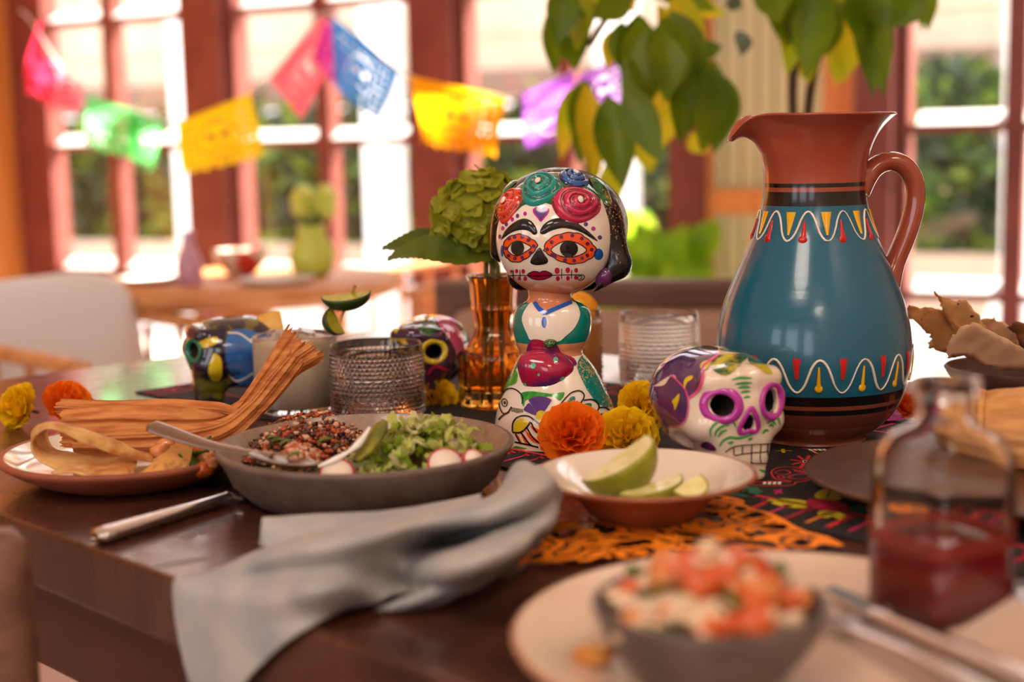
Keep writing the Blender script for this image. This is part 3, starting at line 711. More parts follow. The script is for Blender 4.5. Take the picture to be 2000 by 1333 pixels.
# ------------------------------------------------------------------ embroidered runner
M_BLACKCLOTH = mat('black_cotton', (34, 28, 30), rough=.85, bump=.3, bscale=700)
def thread(n, c): return mat(n, c, rough=.7, bump=.4, bscale=900)
TH = dict(red=thread('red_thread', (222, 46, 58)), orange=thread('orange_thread', (240, 130, 30)), yellow=thread('yellow_thread', (222, 196, 26)), pink=thread('pink_thread', (206, 40, 104)),
          green=thread('green_thread', (34, 96, 74)), white=thread('white_thread', (236, 226, 210)), crimson=thread('crimson_thread', (160, 22, 50)), teal=thread('teal_thread', (30, 62, 60)), purple=thread('purple_thread', (120, 40, 110)))
R0, R1, RV0, RV1 = .787, 1.148, -.5, 1.367
ru = thing('table_runner', 'black table runner embroidered with skulls, roses and bright bands', 'runner', UV((R0 + R1) / 2, .4, .0005))
obj('cloth', frame_box(UV(R0, RV0, .0004), UD * (R1 - R0), VD * (RV1 - RV0), (0, 0, .0016)), M_BLACKCLOTH, ru, smooth=False)
ZR = .0023
def rpoly(name, P, mt, z=ZR): # flat stitched patch from (u, v) outline
    P = np.asarray(P, float); r = delaunay_2d_cdt([Vector(p) for p in P], [], [list(range(len(P)))], 1, 1e-6)
    return obj(name, (np.array([UV(v.x, v.y, z) for v in r[0]]), r[2]), mt, ru, smooth=False)
def rline(name, pts, w, mt, z=ZR, closed=False, n=None):
    P = np.asarray(pts, float)
    if len(P) > 2: P = spline(P, n or len(P) * 4, closed)
    if closed: P = np.concatenate([P, P[:1]])
    t = np.gradient(P, axis=0); nr = np.stack([-t[:, 1], t[:, 0]], 1); nr /= np.linalg.norm(nr, axis=1)[:, None] + 1e-9
    A = P - nr * w / 2; B = P + nr * w / 2; m_ = len(P)
    V = np.array([UV(*p, z) for p in np.concatenate([A, B])]); return obj(name, (V, [(i, i + 1, m_ + i + 1, m_ + i) for i in range(m_ - 1)]), mt, ru, smooth=False)
def relps(c, a, b, n=24, rot=0):
    t = np.linspace(0, 2 * PI, n, endpoint=False); x, y = a * np.cos(t), b * np.sin(t)
    return np.stack([c[0] + x * math.cos(rot) - y * math.sin(rot), c[1] + x * math.sin(rot) + y * math.cos(rot)], 1)
def uvpx(px, py): P = at(px, py); return np.array([(P[0] + P[1]) * S2, (P[1] - P[0]) * S2])
for side in (0, 1):
    e = (lambda d: R0 + d) if side == 0 else (lambda d: R1 - d)
    rline('border_line', [(e(.052), RV0), (e(.052), RV1)], .004, TH['red'])
    rng = random.Random(3 + side); v = RV0 + .02; k = 0
    while v < RV1 - .03:
        c = [TH['orange'], TH['red'], TH['pink'], TH['crimson']][(k * 3 + side) % 4]
        if 1.2 > v > .2 or side == 0 and v < .2:
            if k % 7 == 3:
                cc = (e(.026), v + .012)
                rpoly('embroidered_skull', relps(cc, .0115, .016), TH['orange']); rpoly('embroidered_skull_jaw', relps((e(.014), v + .012), .006, .009), TH['orange'], ZR + .0001)
                for q in (-.006, .006): rpoly('embroidered_eye', relps((e(.027), v + .012 + q), .003, .0032, 12), TH['teal'], ZR + .0003)
                v += .03
            else:
                rline('stripe_stitch', [(e(.012), v), (e(.042), v + .002)], .0042 if k % 2 else .003, c)
                rpoly('stripe_knot', relps((e(.042), v + .002), .003, .0035, 10), TH['red'])
        v += .0165; k += 1
    v = RV0 + .01
    while v < RV1:
        if .2 < v < 1.0: rpoly('dot_stitch', relps((e(.0465), v), .0011, .0013, 6), TH['pink'])
        v += .0085
rline('border_line', [(R0, RV1 - .02), (R1, RV1 - .02)], .004, TH['pink']); rline('border_line', [(R0, RV1 - .04), (R1, RV1 - .04)], .006, TH['crimson'])
for k in range(14): rline('stripe_stitch', [(R0 + .03 + k * .022, RV1 - .032), (R0 + .03 + k * .022, RV1 - .008)], .005, [TH['pink'], TH['orange'], TH['purple']][k % 3])
# motifs: red line skull, star flower, rose with leaves, green flower
def pxl(pts): return np.array([uvpx(1300 + x / 4.348, 840 + y / 4.348) for x, y in pts])
rline('skull_outline', pxl([(930, 440), (900, 380), (960, 345), (1080, 340), (1200, 370), (1260, 410), (1230, 445), (1120, 470), (1020, 455)]), .0016, TH['red'], closed=True)
rline('skull_detail', pxl([(930, 385), (1000, 365), (1060, 385), (1020, 405), (960, 400)]), .0013, TH['red'], closed=True)
rline('skull_detail', pxl([(1040, 430), (1100, 405), (1180, 400), (1230, 415), (1160, 445)]), .0013, TH['red'], closed=True)
rline('skull_detail', pxl([(950, 420), (985, 415), (1010, 430), (970, 438)]), .0013, TH['red'], closed=True)
for k in range(5): rline('skull_detail', pxl([(1080 + k * 28, 355 + k * 6), (1110 + k * 26, 380 + k * 5)]), .001, TH['red'])
rline('jaw_outline', pxl([(720, 480), (800, 465), (1000, 465), (1100, 470), (1060, 498), (900, 500), (780, 498)]), .0016, TH['red'], closed=True)
for k in range(4): rpoly('tooth', pxl([(830 + k * 42, 468), (858 + k * 42, 468), (852 + k * 42, 488), (824 + k * 42, 488)]), TH['white'])
for k in range(8):
    a = k * PI / 4 + .3; c = np.array((1185, 293)); d = np.array((math.cos(a) * 2.2, math.sin(a) * .95))
    rline('star_petal', pxl([c + d * 15, c + d * 58]), .0028, TH['red'])
rline('star_heart', pxl([(1165, 293), (1185, 283), (1205, 293), (1185, 303)]), .001, TH['white'], closed=True)
for k in range(4):
    a = k * PI / 2 + .6; c = np.array((957, 552)); d = np.array((math.cos(a) * 2., math.sin(a)))
    rline('cross_stitch', pxl([c, c + d * 22]), .0024, TH['pink'])
rpoly('flower', pxl([(664 + 150 * math.cos(t) * (1 + .08 * math.cos(8 * t)), 548 + 46 * math.sin(t) * (1 + .08 * math.cos(8 * t))) for t in np.linspace(0, 2 * PI, 48, endpoint=False)]), TH['green'])
rline('flower_heart', pxl([(634, 548), (664, 537), (694, 548), (664, 559)]), .0018, TH['orange'], closed=True)
def rleaf(pts, vein): rpoly('embroidered_leaf', spline(pxl(pts), 30, True), TH['yellow']); rline('leaf_vein', pxl(vein), .0009, TH['teal'], ZR + .0002)
rleaf([(855, 628), (950, 612), (1100, 618), (1210, 638), (1200, 685), (1100, 690), (960, 670)], [(870, 632), (1190, 660)])
rleaf([(1270, 600), (1280, 560), (1370, 525), (1450, 560), (1495, 605), (1440, 628), (1340, 618)], [(1400, 535), (1370, 610)])
rleaf([(1290, 735), (1340, 715), (1420, 735), (1390, 775), (1330, 770)], [(1300, 738), (1410, 745)])
rleaf([(1400, 735), (1460, 728), (1530, 755), (1520, 795), (1450, 780)], [(1410, 738), (1520, 780)])
rpoly('rose', spline(pxl([(1195, 650), (1230, 615), (1330, 612), (1450, 640), (1555, 690), (1530, 725), (1420, 722), (1290, 700), (1215, 680)]), 36, True), TH['crimson'])
for k in range(5):
    s = 1 - k * .19; c = np.array((1370, 668))
    rline('rose_stitch', pxl([c + np.array((170 * math.cos(t) * s, 46 * math.sin(t) * s + 24 * s * math.cos(t))) for t in np.linspace(0, 2 * PI, 14, endpoint=False)]), .0013, [TH['red'], TH['pink']][k % 2], ZR + .0002, closed=True)
rpoly('embroidered_leaf', spline(pxl([(1560, 700), (1640, 670), (1740, 700), (1720, 730), (1600, 730)]), 24, True), TH['green'])
for k in range(4): rline('check_stitch', pxl([(1220 + k * 40, 185), (1240 + k * 40, 200)]), .003, TH['white'])
rline('arc_stitch', pxl([(1240, 200), (1290, 222), (1370, 232)]), .0022, TH['orange']); rline('arc_stitch', pxl([(1150, 180), (1230, 186)]), .0022, TH['red'])
rline('star_petal', pxl([(930, 202), (1075, 200)]), .0014, TH['yellow']); rline('star_petal', pxl([(995, 185), (1003, 218)]), .003, TH['yellow'])

# ------------------------------------------------------------------ orange cut-paper sheet under the lime dish
def table_paper(name, label, corners, mt, nu=70, nv=50, z=.0035, bil=.0012, lacy=1., seed=0):
    q = [np.array([*at(*c)[:2], T + z]) for c in corners]
    u = np.linspace(0, 1, nu); v = np.linspace(0, 1, nv); U, Vv = np.meshgrid(u, v, indexing='ij')
    P = ((1 - U) * (1 - Vv))[..., None] * q[0] + (U * (1 - Vv))[..., None] * q[1] + (U * Vv)[..., None] * q[2] + ((1 - U) * Vv)[..., None] * q[3]
    P[..., 2] += bil * (1 + np.sin(U * 17 + seed) * np.sin(Vv * 13))
    uc = (U[:-1, :-1] + U[1:, 1:]) / 2; vc = (Vv[:-1, :-1] + Vv[1:, 1:]) / 2
    x = uc * 7; y = vc * 5
    n_ = np.array([[mnoise.noise(Vector((a * 1.1 + seed, b * 1.3, .3))) for a, b in zip(r1, r2)] for r1, r2 in zip(x, y)])
    hole = (np.abs(n_) < .055 * lacy) | (np.abs(n_) > .30 / max(lacy, .01)) 
    edge = (uc < .03) | (uc > .97) | (vc < .04) | (vc > .96)
    hole &= ~edge
    hole |= (vc > .965 - .02 * np.abs(np.sin(uc * PI * 9)))
    Fq = grid_faces(nu, nv)[(~hole).ravel()]; used, inv = np.unique(Fq, return_inverse=True)
    o = obj(name, (P.reshape(-1, 3)[used], inv.reshape(Fq.shape)), mt, smooth=True); tag(o, label, 'paper')
M_OPAPER = mat('table_orange_tissue', (252, 140, 20), rough=.7); M_MPAPER = mat('table_magenta_tissue', (206, 40, 180), rough=.7)
table_paper('cut_paper_sheet', 'orange cut-paper sheet lying under the lime dish', [(1080, 1012), (1440, 990), (1660, 1085), (1000, 1125)], M_OPAPER, lacy=1.1)
table_paper('cut_paper_sheet', 'magenta cut-paper sheet under the orange paper flower beside the jug foot', [(1660, 826), (1770, 808), (1850, 822), (1690, 838)], M_MPAPER, nu=30, nv=30, lacy=.5, seed=2, z=.004)

# ------------------------------------------------------------------ tall blue jug
JY = 1.216; jb = aty(1586, 866, JY); jx = jb[0]; jz = T + .0022
M_JUG = None
prof_px = [(103, 872), (104, 862), (104, 851), (103, 846), (108, 840), (128, 826), (149, 806), (168, 777), (180, 742), (187, 700), (187.5, 672), (183, 632), (173, 590), (158, 550), (143, 514), (128, 479), (114, 444), (104, 408), (98.5, 375), (98, 350), (100, 325), (106, 298), (116, 272), (130, 250), (146, 234), (156, 226)]
def jzz(py): return aty(1590, py, JY)[2] - jz
SJ = FPX / 1.255
jp = [(r / (FPX / ((aty(1590, y, JY) - CAM) @ _fw)), max(0, jzz(y))) for r, y in prof_px]
jp[0] = (jp[0][0], 0)
jug = thing('jug', 'tall terracotta jug glazed blue with white zigzag and coloured drops', 'jug', (jx, JY, jz))
def zJ(py): return max(0, jzz(py))
M_JUG = zramp_mat('jug_glaze', [(0, (158, 84, 62)), (zJ(812), (126, 62, 44)), (zJ(783), (24, 18, 18)), (zJ(774), (140, 72, 50)), (zJ(766), (24, 18, 18)), (zJ(748), (30, 96, 120)), (zJ(400), (22, 17, 17)), (zJ(374), (150, 70, 46)), (zJ(365), (22, 17, 17)), (zJ(357), (160, 72, 48))],
                  rough=.2, coat=.25, z0=0, z1=.30, bump=.1, bscale=14, stretch=(1, 1, 9))
fine = spline(np.array(jp), 110)
def spout(R, Z, A):
    d = np.abs((A - PI + PI) % (2 * PI) - PI)          # angle from -x
    t = np.clip((Z - zJ(300)) / (zJ(226) - zJ(300)), 0, 1)
    g = np.exp(-(d / .30) ** 2); side = np.exp(-((d - .75) / .35) ** 2)
    R2 = R + g * t ** 1.3 * .0072 - side * t * .006
    Z2 = Z - g * t ** 3 * .021 + side * t ** 3 * .001
    return R2, Z2
outer = fine; inner = [(r - .004, z) for r, z in fine[::-1] if z > .03]
full = [(0, 0)] + [tuple(p) for p in outer] + [(fine[-1][0] - .0012, fine[-1][1] + .0014), (fine[-1][0] - .003, fine[-1][1] + .0010)] + inner[1:] + [(0, .03)]
V, Fc = lathe(full, 128, caps=False, fn=spout)
obj('body', (V, Fc), M_JUG, jug, world=False)
def hpt(px, py): p = aty(px, py, JY); return (p[0] - jx, 0., p[2] - jz)
hp = spline(np.array([hpt(1675, 372), hpt(1692, 345), hpt(1715, 322), hpt(1742, 315), hpt(1768, 326), hpt(1785, 355), hpt(1786, 400), hpt(1775, 445), hpt(1757, 490), hpt(1742, 525), hpt(1730, 560)]), 44)
obj('handle', tube(hp, np.interp(np.linspace(0, 1, 44), [0, .15, .5, .85, 1], [.011, .0085, .0082, .0085, .012]), 20, ratio=1.35, up=(0, 1, 0)), mat('jug_handle_glaze', (156, 72, 48), rough=.1, coat=.6), jug, world=False)
def jr(z): return np.interp(z, fine[:, 1], fine[:, 0])
M_SLIPW = mat('white_slip', (236, 222, 200), rough=.2, coat=.4); M_SLIPR = mat('red_slip', (196, 30, 26), rough=.15, coat=.5); M_SLIPY = mat('yellow_slip', (236, 176, 16), rough=.15, coat=.5)
def zig(zt, zb, per, ph, rad):
    a = np.linspace(0, 2 * PI, per * 16, endpoint=False); s = np.cos(per * (a - ph)); s = np.sign(s) * np.abs(s) ** .8
    z = (zt + zb) / 2 + (zt - zb) / 2 * s; r = jr(z) + .0004
    return tube(np.stack([r * np.sin(a), -r * np.cos(a), z], 1), rad, 6, closed=True, ratio=.6)
obj('zigzag_line', zig(zJ(408), zJ(463), 10, -.31, .0010), M_SLIPW, jug, world=False)
obj('zigzag_line', zig(zJ(676), zJ(737), 14, -.14, .0011), M_SLIPW, jug, world=False)
def drop(a, z0, z1, w0, w1, mt, name):
    zz = np.linspace(z0, z1, 8); ww = np.interp(zz, sorted([z0, z1]), [w0, w1] if z0 < z1 else [w1, w0]); V = []
    for z, wd in zip(zz, ww):
        r = jr(z)
        for k in (-1, -.5, 0, .5, 1):
            b = a + k * wd / r; rr = r + .0004 + .0011 * math.sqrt(max(0, 1 - k * k)); V.append((rr * math.sin(b), -rr * math.cos(b), z))
    obj(name, (V, grid_faces(8, 5)), mt, jug, world=False)
def bead(a, z, w, h, mt):
    r = jr(z); V, Fc = ellipsoid((0, 0, 0), (w, .0014, h), 8, 12)
    obj('slip_bead', xf((V, Fc), TR((r * math.sin(a), -r * math.cos(a), z), a)), mt, jug, world=False)
for k in range(10):
    a = -.31 + k * 2 * PI / 10
    drop(a + PI / 10, zJ(452), zJ(409), .0009, .0042, M_SLIPY, 'slip_wedge')
    drop(a - .06, zJ(460), zJ(425), .0024, .0009, M_SLIPR, 'slip_trail'); bead(a - .07, zJ(461), .0038, .0038, M_SLIPR)
for k in range(14):
    a = -.14 + k * 2 * PI / 14
    drop(a + PI / 14, zJ(712), zJ(673), .0012, .0034, M_SLIPR, 'slip_wedge')
    drop(a - .01, zJ(728), zJ(688), .0018, .0007, M_SLIPY, 'slip_trail'); bead(a - .01, zJ(729), .0034, .0034, M_SLIPY)

# ------------------------------------------------------------------ painted figurine of a woman
FY = 1.225; fb = aty(1086, 880, FY)
fz = T + .0022; fx = fb[0]
fg = thing('figurine', 'glazed ceramic figurine of a woman with skull face paint and rose crown', 'figurine', (fx, FY, fz))
SF = FPX / ((aty(1086, 600, FY) - CAM) @ _fw)
fzz = lambda py: max(0., aty(1086, py, FY)[2] - fz)
GL = dict(rough=.12, coat=.5)
C_WHITE = (238, 222, 204)
M_FWHITE = mat('cream_glaze', C_WHITE, **GL)
M_SKIN = mat('tan_glaze', (206, 128, 88), **GL)
# body: elliptical rings (py, half width px, centre px, depth ratio)
rings = [(900, 124, 1087, .92), (884, 126, 1087, .92), (876, 127, 1087, .92), (868, 124, 1087, .92), (850, 124, 1087, .92), (825, 121, 1087, .92), (800, 115, 1086, .92), (775, 106, 1086, .92), (750, 96, 1085, .92), (725, 84, 1084, .9), (705, 72, 1082, .88), (692, 63, 1080, .86), (682, 63, 1079, .84), (672, 68, 1080, .82), (655, 74, 1082, .8), (635, 77, 1083, .78), (615, 76, 1083, .76), (602, 70, 1083, .76), (593, 58, 1082, .8), (586, 46, 1080, .9), (575, 42, 1079, .95), (560, 44, 1079, .95)]
rg = spline(np.array(rings, float), 120); na = 96
aa = np.linspace(0, 2 * PI, na, endpoint=False); BV = []
zs = np.array([aty(1086, y, FY)[2] - fz for y in rg[:, 0]]); zs = zs - 0; zs = np.maximum(zs, 0) + np.linspace(0, 1e-4, len(zs))
for (y, hw, cx, dr), z in zip(rg, zs):
    for a in aa: BV.append(((cx - 1086) / SF + hw / SF * math.cos(a), hw / SF * dr * math.sin(a), z))
BF = [tuple(q) for q in grid_faces(len(rg), na, False, True)[:, [0, 3, 2, 1]]] + [tuple(range(na))[::-1], tuple((len(rg) - 1) * na + i for i in range(na))]
BV = np.array(BV); BW = BV + np.array([fx, FY, fz])
M_BODY = zramp_mat('figurine_body_glaze', [(0, C_WHITE), (fzz(692), (214, 140, 98)), (fzz(667), (6, 124, 112)), (fzz(589), (206, 128, 88))], rough=.12, coat=.5, z0=0, z1=.2)
obj('body', (BW, BF), M_BODY, fg)
# head and hair
hc = aty(1084, 456, FY)
def efn(D): # flatten chin a little, fuller cheeks
    return 1 + .05 * np.clip(-D[:, 2], 0, 1) * (1 - D[:, 2] ** 2) - .03 * np.clip(D[:, 2], 0, 1)
HV, HF = ellipsoid(hc, (116 / SF, 100 / SF, 122 / SF), 90, 120, fn=efn)
zc = hc[2] - (T + .0022)
M_HEAD = zramp_mat('face_glaze', [(fzz(575), (200, 112, 74)), (fzz(562), (210, 126, 86)), (fzz(550), (222, 156, 118)), (fzz(538), C_WHITE)], rough=.12, coat=.5, constant=False, z0=0, z1=.25)
hd = obj('head', (HV, HF), M_HEAD, fg)
M_HAIR = mat('black_hair_glaze', (22, 18, 18), rough=.25, coat=.15, glit=(150, 100, 40), gscale=420, gth=.66, bump=.25, bscale=60)
o_ = lambda px, py, dy=0.: aty(px, py, FY) + np.array([0, dy, 0])
def hairf(X, Y, Z):
    a = sdell(X, Y, Z, o_(1094, 445, .017), (135 / SF, 100 / SF, 116 / SF))
    b = sdcap(X, Y, Z, o_(1178, 425, -.004), o_(1206, 508, -.010), 26 / SF, 25 / SF)
    c = sdcap(X, Y, Z, o_(1200, 520, -.010), o_(1134, 572, -.020), 26 / SF, 6 / SF)
    d = sdcap(X, Y, Z, o_(986, 415, -.004), o_(976, 492, .004), 20 / SF, 18 / SF)
    e = sdcap(X, Y, Z, o_(1150, 545, .03), o_(1020, 545, .03), 30 / SF)
    r = smin(smin(smin(smin(a, b, .012), c, .008), d, .01), e, .01)
    hd_ = sdell(X, Y, Z, hc + np.array([0, -.012, -.012]), (104 / SF, 100 / SF, 116 / SF))
    return np.maximum(r, -hd_)
hb = o_(1094, 450)
HRV, HRF = sdf_mesh(hairf, hb - np.array([.075, .06, .072]), hb + np.array([.075, .08, .065]), .0011)
obj('hair', (HRV, HRF), M_HAIR, fg)
vd = np.array([fx, FY, T + .12]) - CAM; vd = vd / np.linalg.norm(vd)
PF = Painter((HV, HF), FY, fg, vd)
c1 = lambda P: np.array([(900 + x / 4.165, 300 + y / 4.165) for x, y in P])
K = 1 / 4.165
PB = mat('black_glaze', (30, 24, 24), rough=.12, coat=.5)
P_OR = mat('vermilion_glaze', (246, 84, 28), **GL); P_MAG = mat('magenta_glaze', (186, 36, 140), **GL); P_PUR = mat('violet_glaze', (92, 56, 130), **GL); P_RED = mat('rose_red_glaze', (196, 30, 70), **GL)
P_BLUE = mat('cobalt_glaze', (30, 88, 178), **GL); P_PLUM = mat('plum_glaze', (92, 30, 84), **GL); P_LIP = mat('lip_red_glaze', (158, 20, 54), **GL); P_TEAL = mat('teal_glaze', (8, 124, 114), rough=.12, coat=.5, glit=(190, 150, 70), gscale=500, gth=.60)
P_GREEN = mat('leaf_green_glaze', (70, 168, 52), rough=.12, coat=.5, col2=(30, 130, 50), nscale=200); P_DGREEN = mat('dark_green_glaze', (24, 104, 56), rough=.12, coat=.5, col2=(10, 66, 40), nscale=150, glit=(190, 130, 40), gth=.68); P_YEL = mat('yellow_glaze', (222, 190, 30), rough=.12, coat=.5, glit=(240, 210, 90), gth=.66)
PF.fill('eyebrow', c1([(335, 710), (370, 640), (440, 580), (510, 552), (570, 565), (610, 610), (628, 665), (600, 682), (560, 650), (500, 640), (430, 655), (370, 690)]), PB, .0003, dome=.0016)
PF.fill('eyebrow', c1([(648, 665), (670, 610), (720, 570), (780, 552), (850, 553), (920, 575), (1000, 630), (1060, 680), (1105, 730), (1050, 705), (980, 665), (900, 640), (820, 630), (740, 650), (680, 678)]), PB, .0003, dome=.0016)
def scallop(poly, amp, nsc):
    Q = spline(np.array(poly, float), 96, True); c = Q.mean(0); t = np.linspace(0, 2 * PI, 96, endpoint=False)
    return c + (Q - c) * (1 + amp * np.abs(np.sin(nsc * t / 2)))[:, None]
for ring_, wht, pup, dots in (
    ([(360, 770), (380, 712), (440, 682), (500, 677), (560, 702), (610, 737), (625, 765), (600, 808), (560, 848), (500, 882), (440, 886), (392, 858), (364, 815)], [(395, 790), (430, 742), (480, 727), (530, 745), (580, 778), (530, 815), (480, 840), (430, 830)], (475, 780, 52, 58), [(405, 705), (450, 695), (510, 695), (560, 722), (600, 770), (575, 820), (510, 858), (450, 862), (400, 840), (378, 780)]),
    ([(684, 790), (720, 722), (800, 682), (890, 667), (970, 682), (1040, 737), (1082, 790), (1058, 848), (990, 888), (910, 905), (820, 888), (740, 848), (697, 815)], [(735, 800), (790, 752), (860, 730), (940, 747), (1010, 798), (950, 840), (870, 855), (790, 840)], (873, 790, 70, 64), [(705, 795), (740, 740), (815, 700), (900, 688), (975, 710), (1020, 750), (1052, 795), (1018, 840), (978, 862), (915, 882), (845, 878), (765, 850), (740, 840)])):
    sc_ = scallop(ring_, .045, 12)
    e = PF.fill('eye', c1(sc_), P_OR, .0003, raw=True)
    PF.stroke('eye_outline', c1(sc_[::2]), 1.7, PB, .0006, closed=True, parent=e)
    PF.fill('eye_white', c1(wht), M_FWHITE, .0007, parent=e); PF.stroke('eye_rim', c1(wht), 1.7, PB, .0010, closed=True, parent=e)
    PF.ellipse('pupil', c1([pup[:2]])[0], pup[2] * K, pup[3] * K, PB, .0012, parent=e)
    for d in dots: PF.ellipse('eye_dot', c1([d])[0], 15 * K, 15 * K, P_PLUM, .0007, n=10, parent=e)
PF.fill('nose', c1([(640, 785), (610, 820), (572, 885), (590, 912), (640, 918), (695, 908), (712, 880), (680, 830), (657, 790)]), PB, .0003, dome=.0012)
lp = PF.fill('mouth', c1([(550, 990), (590, 965), (625, 965), (645, 972), (670, 962), (705, 965), (745, 992), (700, 1020), (645, 1030), (590, 1022)]), P_LIP, .0005)
PF.stroke('mouth_outline', c1([(550, 990), (590, 965), (625, 965), (645, 972), (670, 962), (705, 965), (745, 992), (700, 1020), (645, 1030), (590, 1022)]), 1.3, PB, .0008, closed=True, parent=lp)
PF.stroke('mouth_line', c1([(405, 992), (480, 993), (645, 998), (800, 992), (985, 990)]), 1.6, PB, .0009, parent=lp)
PF.stroke('mouth_curl', c1([(985, 990), (998, 1005), (985, 1025), (958, 1032), (942, 1015), (955, 998), (975, 1002), (972, 1018), (960, 1016)]), 1.5, PB, .0009, parent=lp)
for x, y0, y1 in ((435, 950, 1010), (490, 950, 1030), (818, 945, 1025), (895, 955, 1020)): PF.stroke('stitch_mark', c1([(x, y0), (x, y1)]), 1.4, PB, .0007)
for x, y, r in ((418, 962, 10), (462, 962, 13), (515, 965, 15), (432, 1018, 10), (480, 1018, 13), (530, 1022, 15), (782, 962, 20), (866, 958, 18), (932, 958, 15), (788, 1023, 16), (868, 1020, 15), (930, 1015, 14)): PF.ellipse('mouth_dot', c1([(x, y)])[0], r * K, r * 1.25 * K, P_RED, .0003, n=12)
h_ = PF.fill('heart', c1([(655, 580), (625, 545), (597, 512), (593, 478), (618, 459), (640, 464), (655, 482), (670, 464), (692, 459), (720, 478), (713, 515), (685, 548)]), P_MAG, .0003)
PF.fill('heart_centre', c1([(655, 560), (628, 530), (610, 505), (612, 485), (630, 476), (655, 498), (680, 476), (700, 485), (698, 508), (680, 533)]), P_PUR, .0006, parent=h_)
for k, (x, y) in enumerate(((530, 512), (470, 527), (428, 553), (380, 590), (350, 620), (325, 685), (795, 520), (867, 545), (930, 570), (1008, 597), (1068, 630), (1120, 698))): PF.ellipse('forehead_dot', c1([(x, y)])[0], (14 if x < 640 else 18) * K, 18 * K, (P_MAG, P_PUR)[k % 2], .0003, n=12)
PF.ellipse('cheek_spot', c1([(345, 800)])[0], 14 * K, 46 * K, P_BLUE, .0003); PF.ellipse('cheek_spot', c1([(1110, 830)])[0], 38 * K, 45 * K, P_BLUE, .0003)
# earrings stand proud of the cheeks
def on_head(px, py, extra=0.):
    h, n = PF.hit((px, py))
    if h is None: return None, None
    if n.dot(PF.d) > 0: n = -n
    return np.array(h + n * extra), np.array(n)
for (x, y), (rx, rz_), tilt in (((1125, 985), (55, 92), -.12), ((382, 985), (36, 80), .25)):
    p, n = on_head(*c1([(x, y)])[0], .005)
    if p is None: continue
    V, Fc = ellipsoid((0, 0, 0), (rx * K / SF, .007, rz_ * K / SF), 12, 20)
    zq = Vector(-n).to_track_quat('Y', 'Z').to_matrix().to_4x4()
    obj('earring', xf((V, Fc), Matrix.Translation(Vector(p)) @ zq @ Matrix.Rotation(tilt, 4, 'Y')), P_PLUM, fg)
# rose crown
def rose(cpx, rx, ry, dk, lt, centre, lift=.004, ph=0., rough=.14):
    p, n = on_head(*c1([cpx])[0]) 
    if p is None: return
    nr_, nt_ = 22, 56; rho = np.linspace(0, 1, nr_)[:, None]; th = np.linspace(0, 2 * PI, nt_, endpoint=False)[None]
    sw = np.sin(rho * 3.2 * 2 * PI - th + ph)
    hgt = .0085 * np.sqrt(np.clip(1 - rho ** 2.4, 0, 1)) + .0011 * sw * (rho > .12) * np.clip((1 - rho) * 6, 0, 1)
    wob = 1 + .05 * np.sin(3 * th + ph)
    X = rho * np.cos(th) * rx * K / SF * wob * 1.12; Zz = rho * np.sin(th) * ry * K / SF * wob * 1.12
    hgt = hgt - (X ** 2 + Zz ** 2) / (2 * .062)
    V = np.stack([X, -hgt * np.ones_like(X), Zz], -1).reshape(-1, 3)
    Fq = grid_faces(nr_, nt_, False, True); sm = sw.repeat(1)
    mi = (np.sin(rho * 3.2 * 2 * PI - th + ph) > -.1).astype(int)[:-1].ravel()
    zq = Vector(-n).to_track_quat('Y', 'Z').to_matrix().to_4x4(); Mx = Matrix.Translation(Vector(p - n * .0025)) @ zq
    o = obj('rose', (xf((V, Fq), Mx)[0], Fq, mi), [dk, lt], fg)
    Vc, Fcc = ellipsoid((0, -.0095, 0), (.0026, .0014, .0032), 8, 12)
    obj('rose_centre', xf((Vc, Fcc), Mx), centre, o)
def gl2(n, a, b): return mat(n + '_dark_glaze', a, rough=.14, coat=.5, glit=(196, 140, 60), gscale=420, gth=.68), mat(n + '_glaze', b, rough=.14, coat=.5)
R_RED = gl2('scarlet_rose', (176, 40, 36), (226, 66, 46)); R_TEAL = gl2('teal_rose', (0, 104, 100), (22, 148, 138)); R_YEL = gl2('amber_rose', (196, 120, 16), (228, 176, 40)); R_BLUE = gl2('blue_rose', (34, 34, 70), (58, 104, 168)); R_PINK = gl2('crimson_rose', (138, 22, 48), (206, 40, 84))
PF.fill('crown_bed', c1([(320, 420), (330, 300), (420, 190), (560, 130), (700, 112), (860, 118), (1000, 165), (1090, 260), (1130, 400), (1050, 500), (940, 540), (800, 470), (650, 420), (520, 440), (430, 520), (350, 540)]), P_DGREEN, .0004)
rose((945, 425), 195, 150, *R_PINK, M_FWHITE, ph=1.2)
rose((400, 420), 118, 150, *R_RED, M_FWHITE, ph=.3)
rose((500, 205), 120, 110, *R_YEL, M_FWHITE, ph=2.)
rose((645, 285), 155, 165, *R_TEAL, M_FWHITE, ph=.9)
rose((915, 215), 122, 112, *R_BLUE, M_FWHITE, ph=2.6)
PH = Painter((HRV, HRF), FY, fg, vd)
PH.fill('leaf', c1([(1050, 200), (1110, 190), (1170, 240), (1205, 330), (1222, 420), (1180, 440), (1130, 380), (1080, 300)]), P_DGREEN, .0006, dome=.002)
PH.fill('leaf', c1([(345, 260), (385, 200), (440, 170), (450, 230), (400, 285), (350, 330)]), P_DGREEN, .0006, dome=.002)
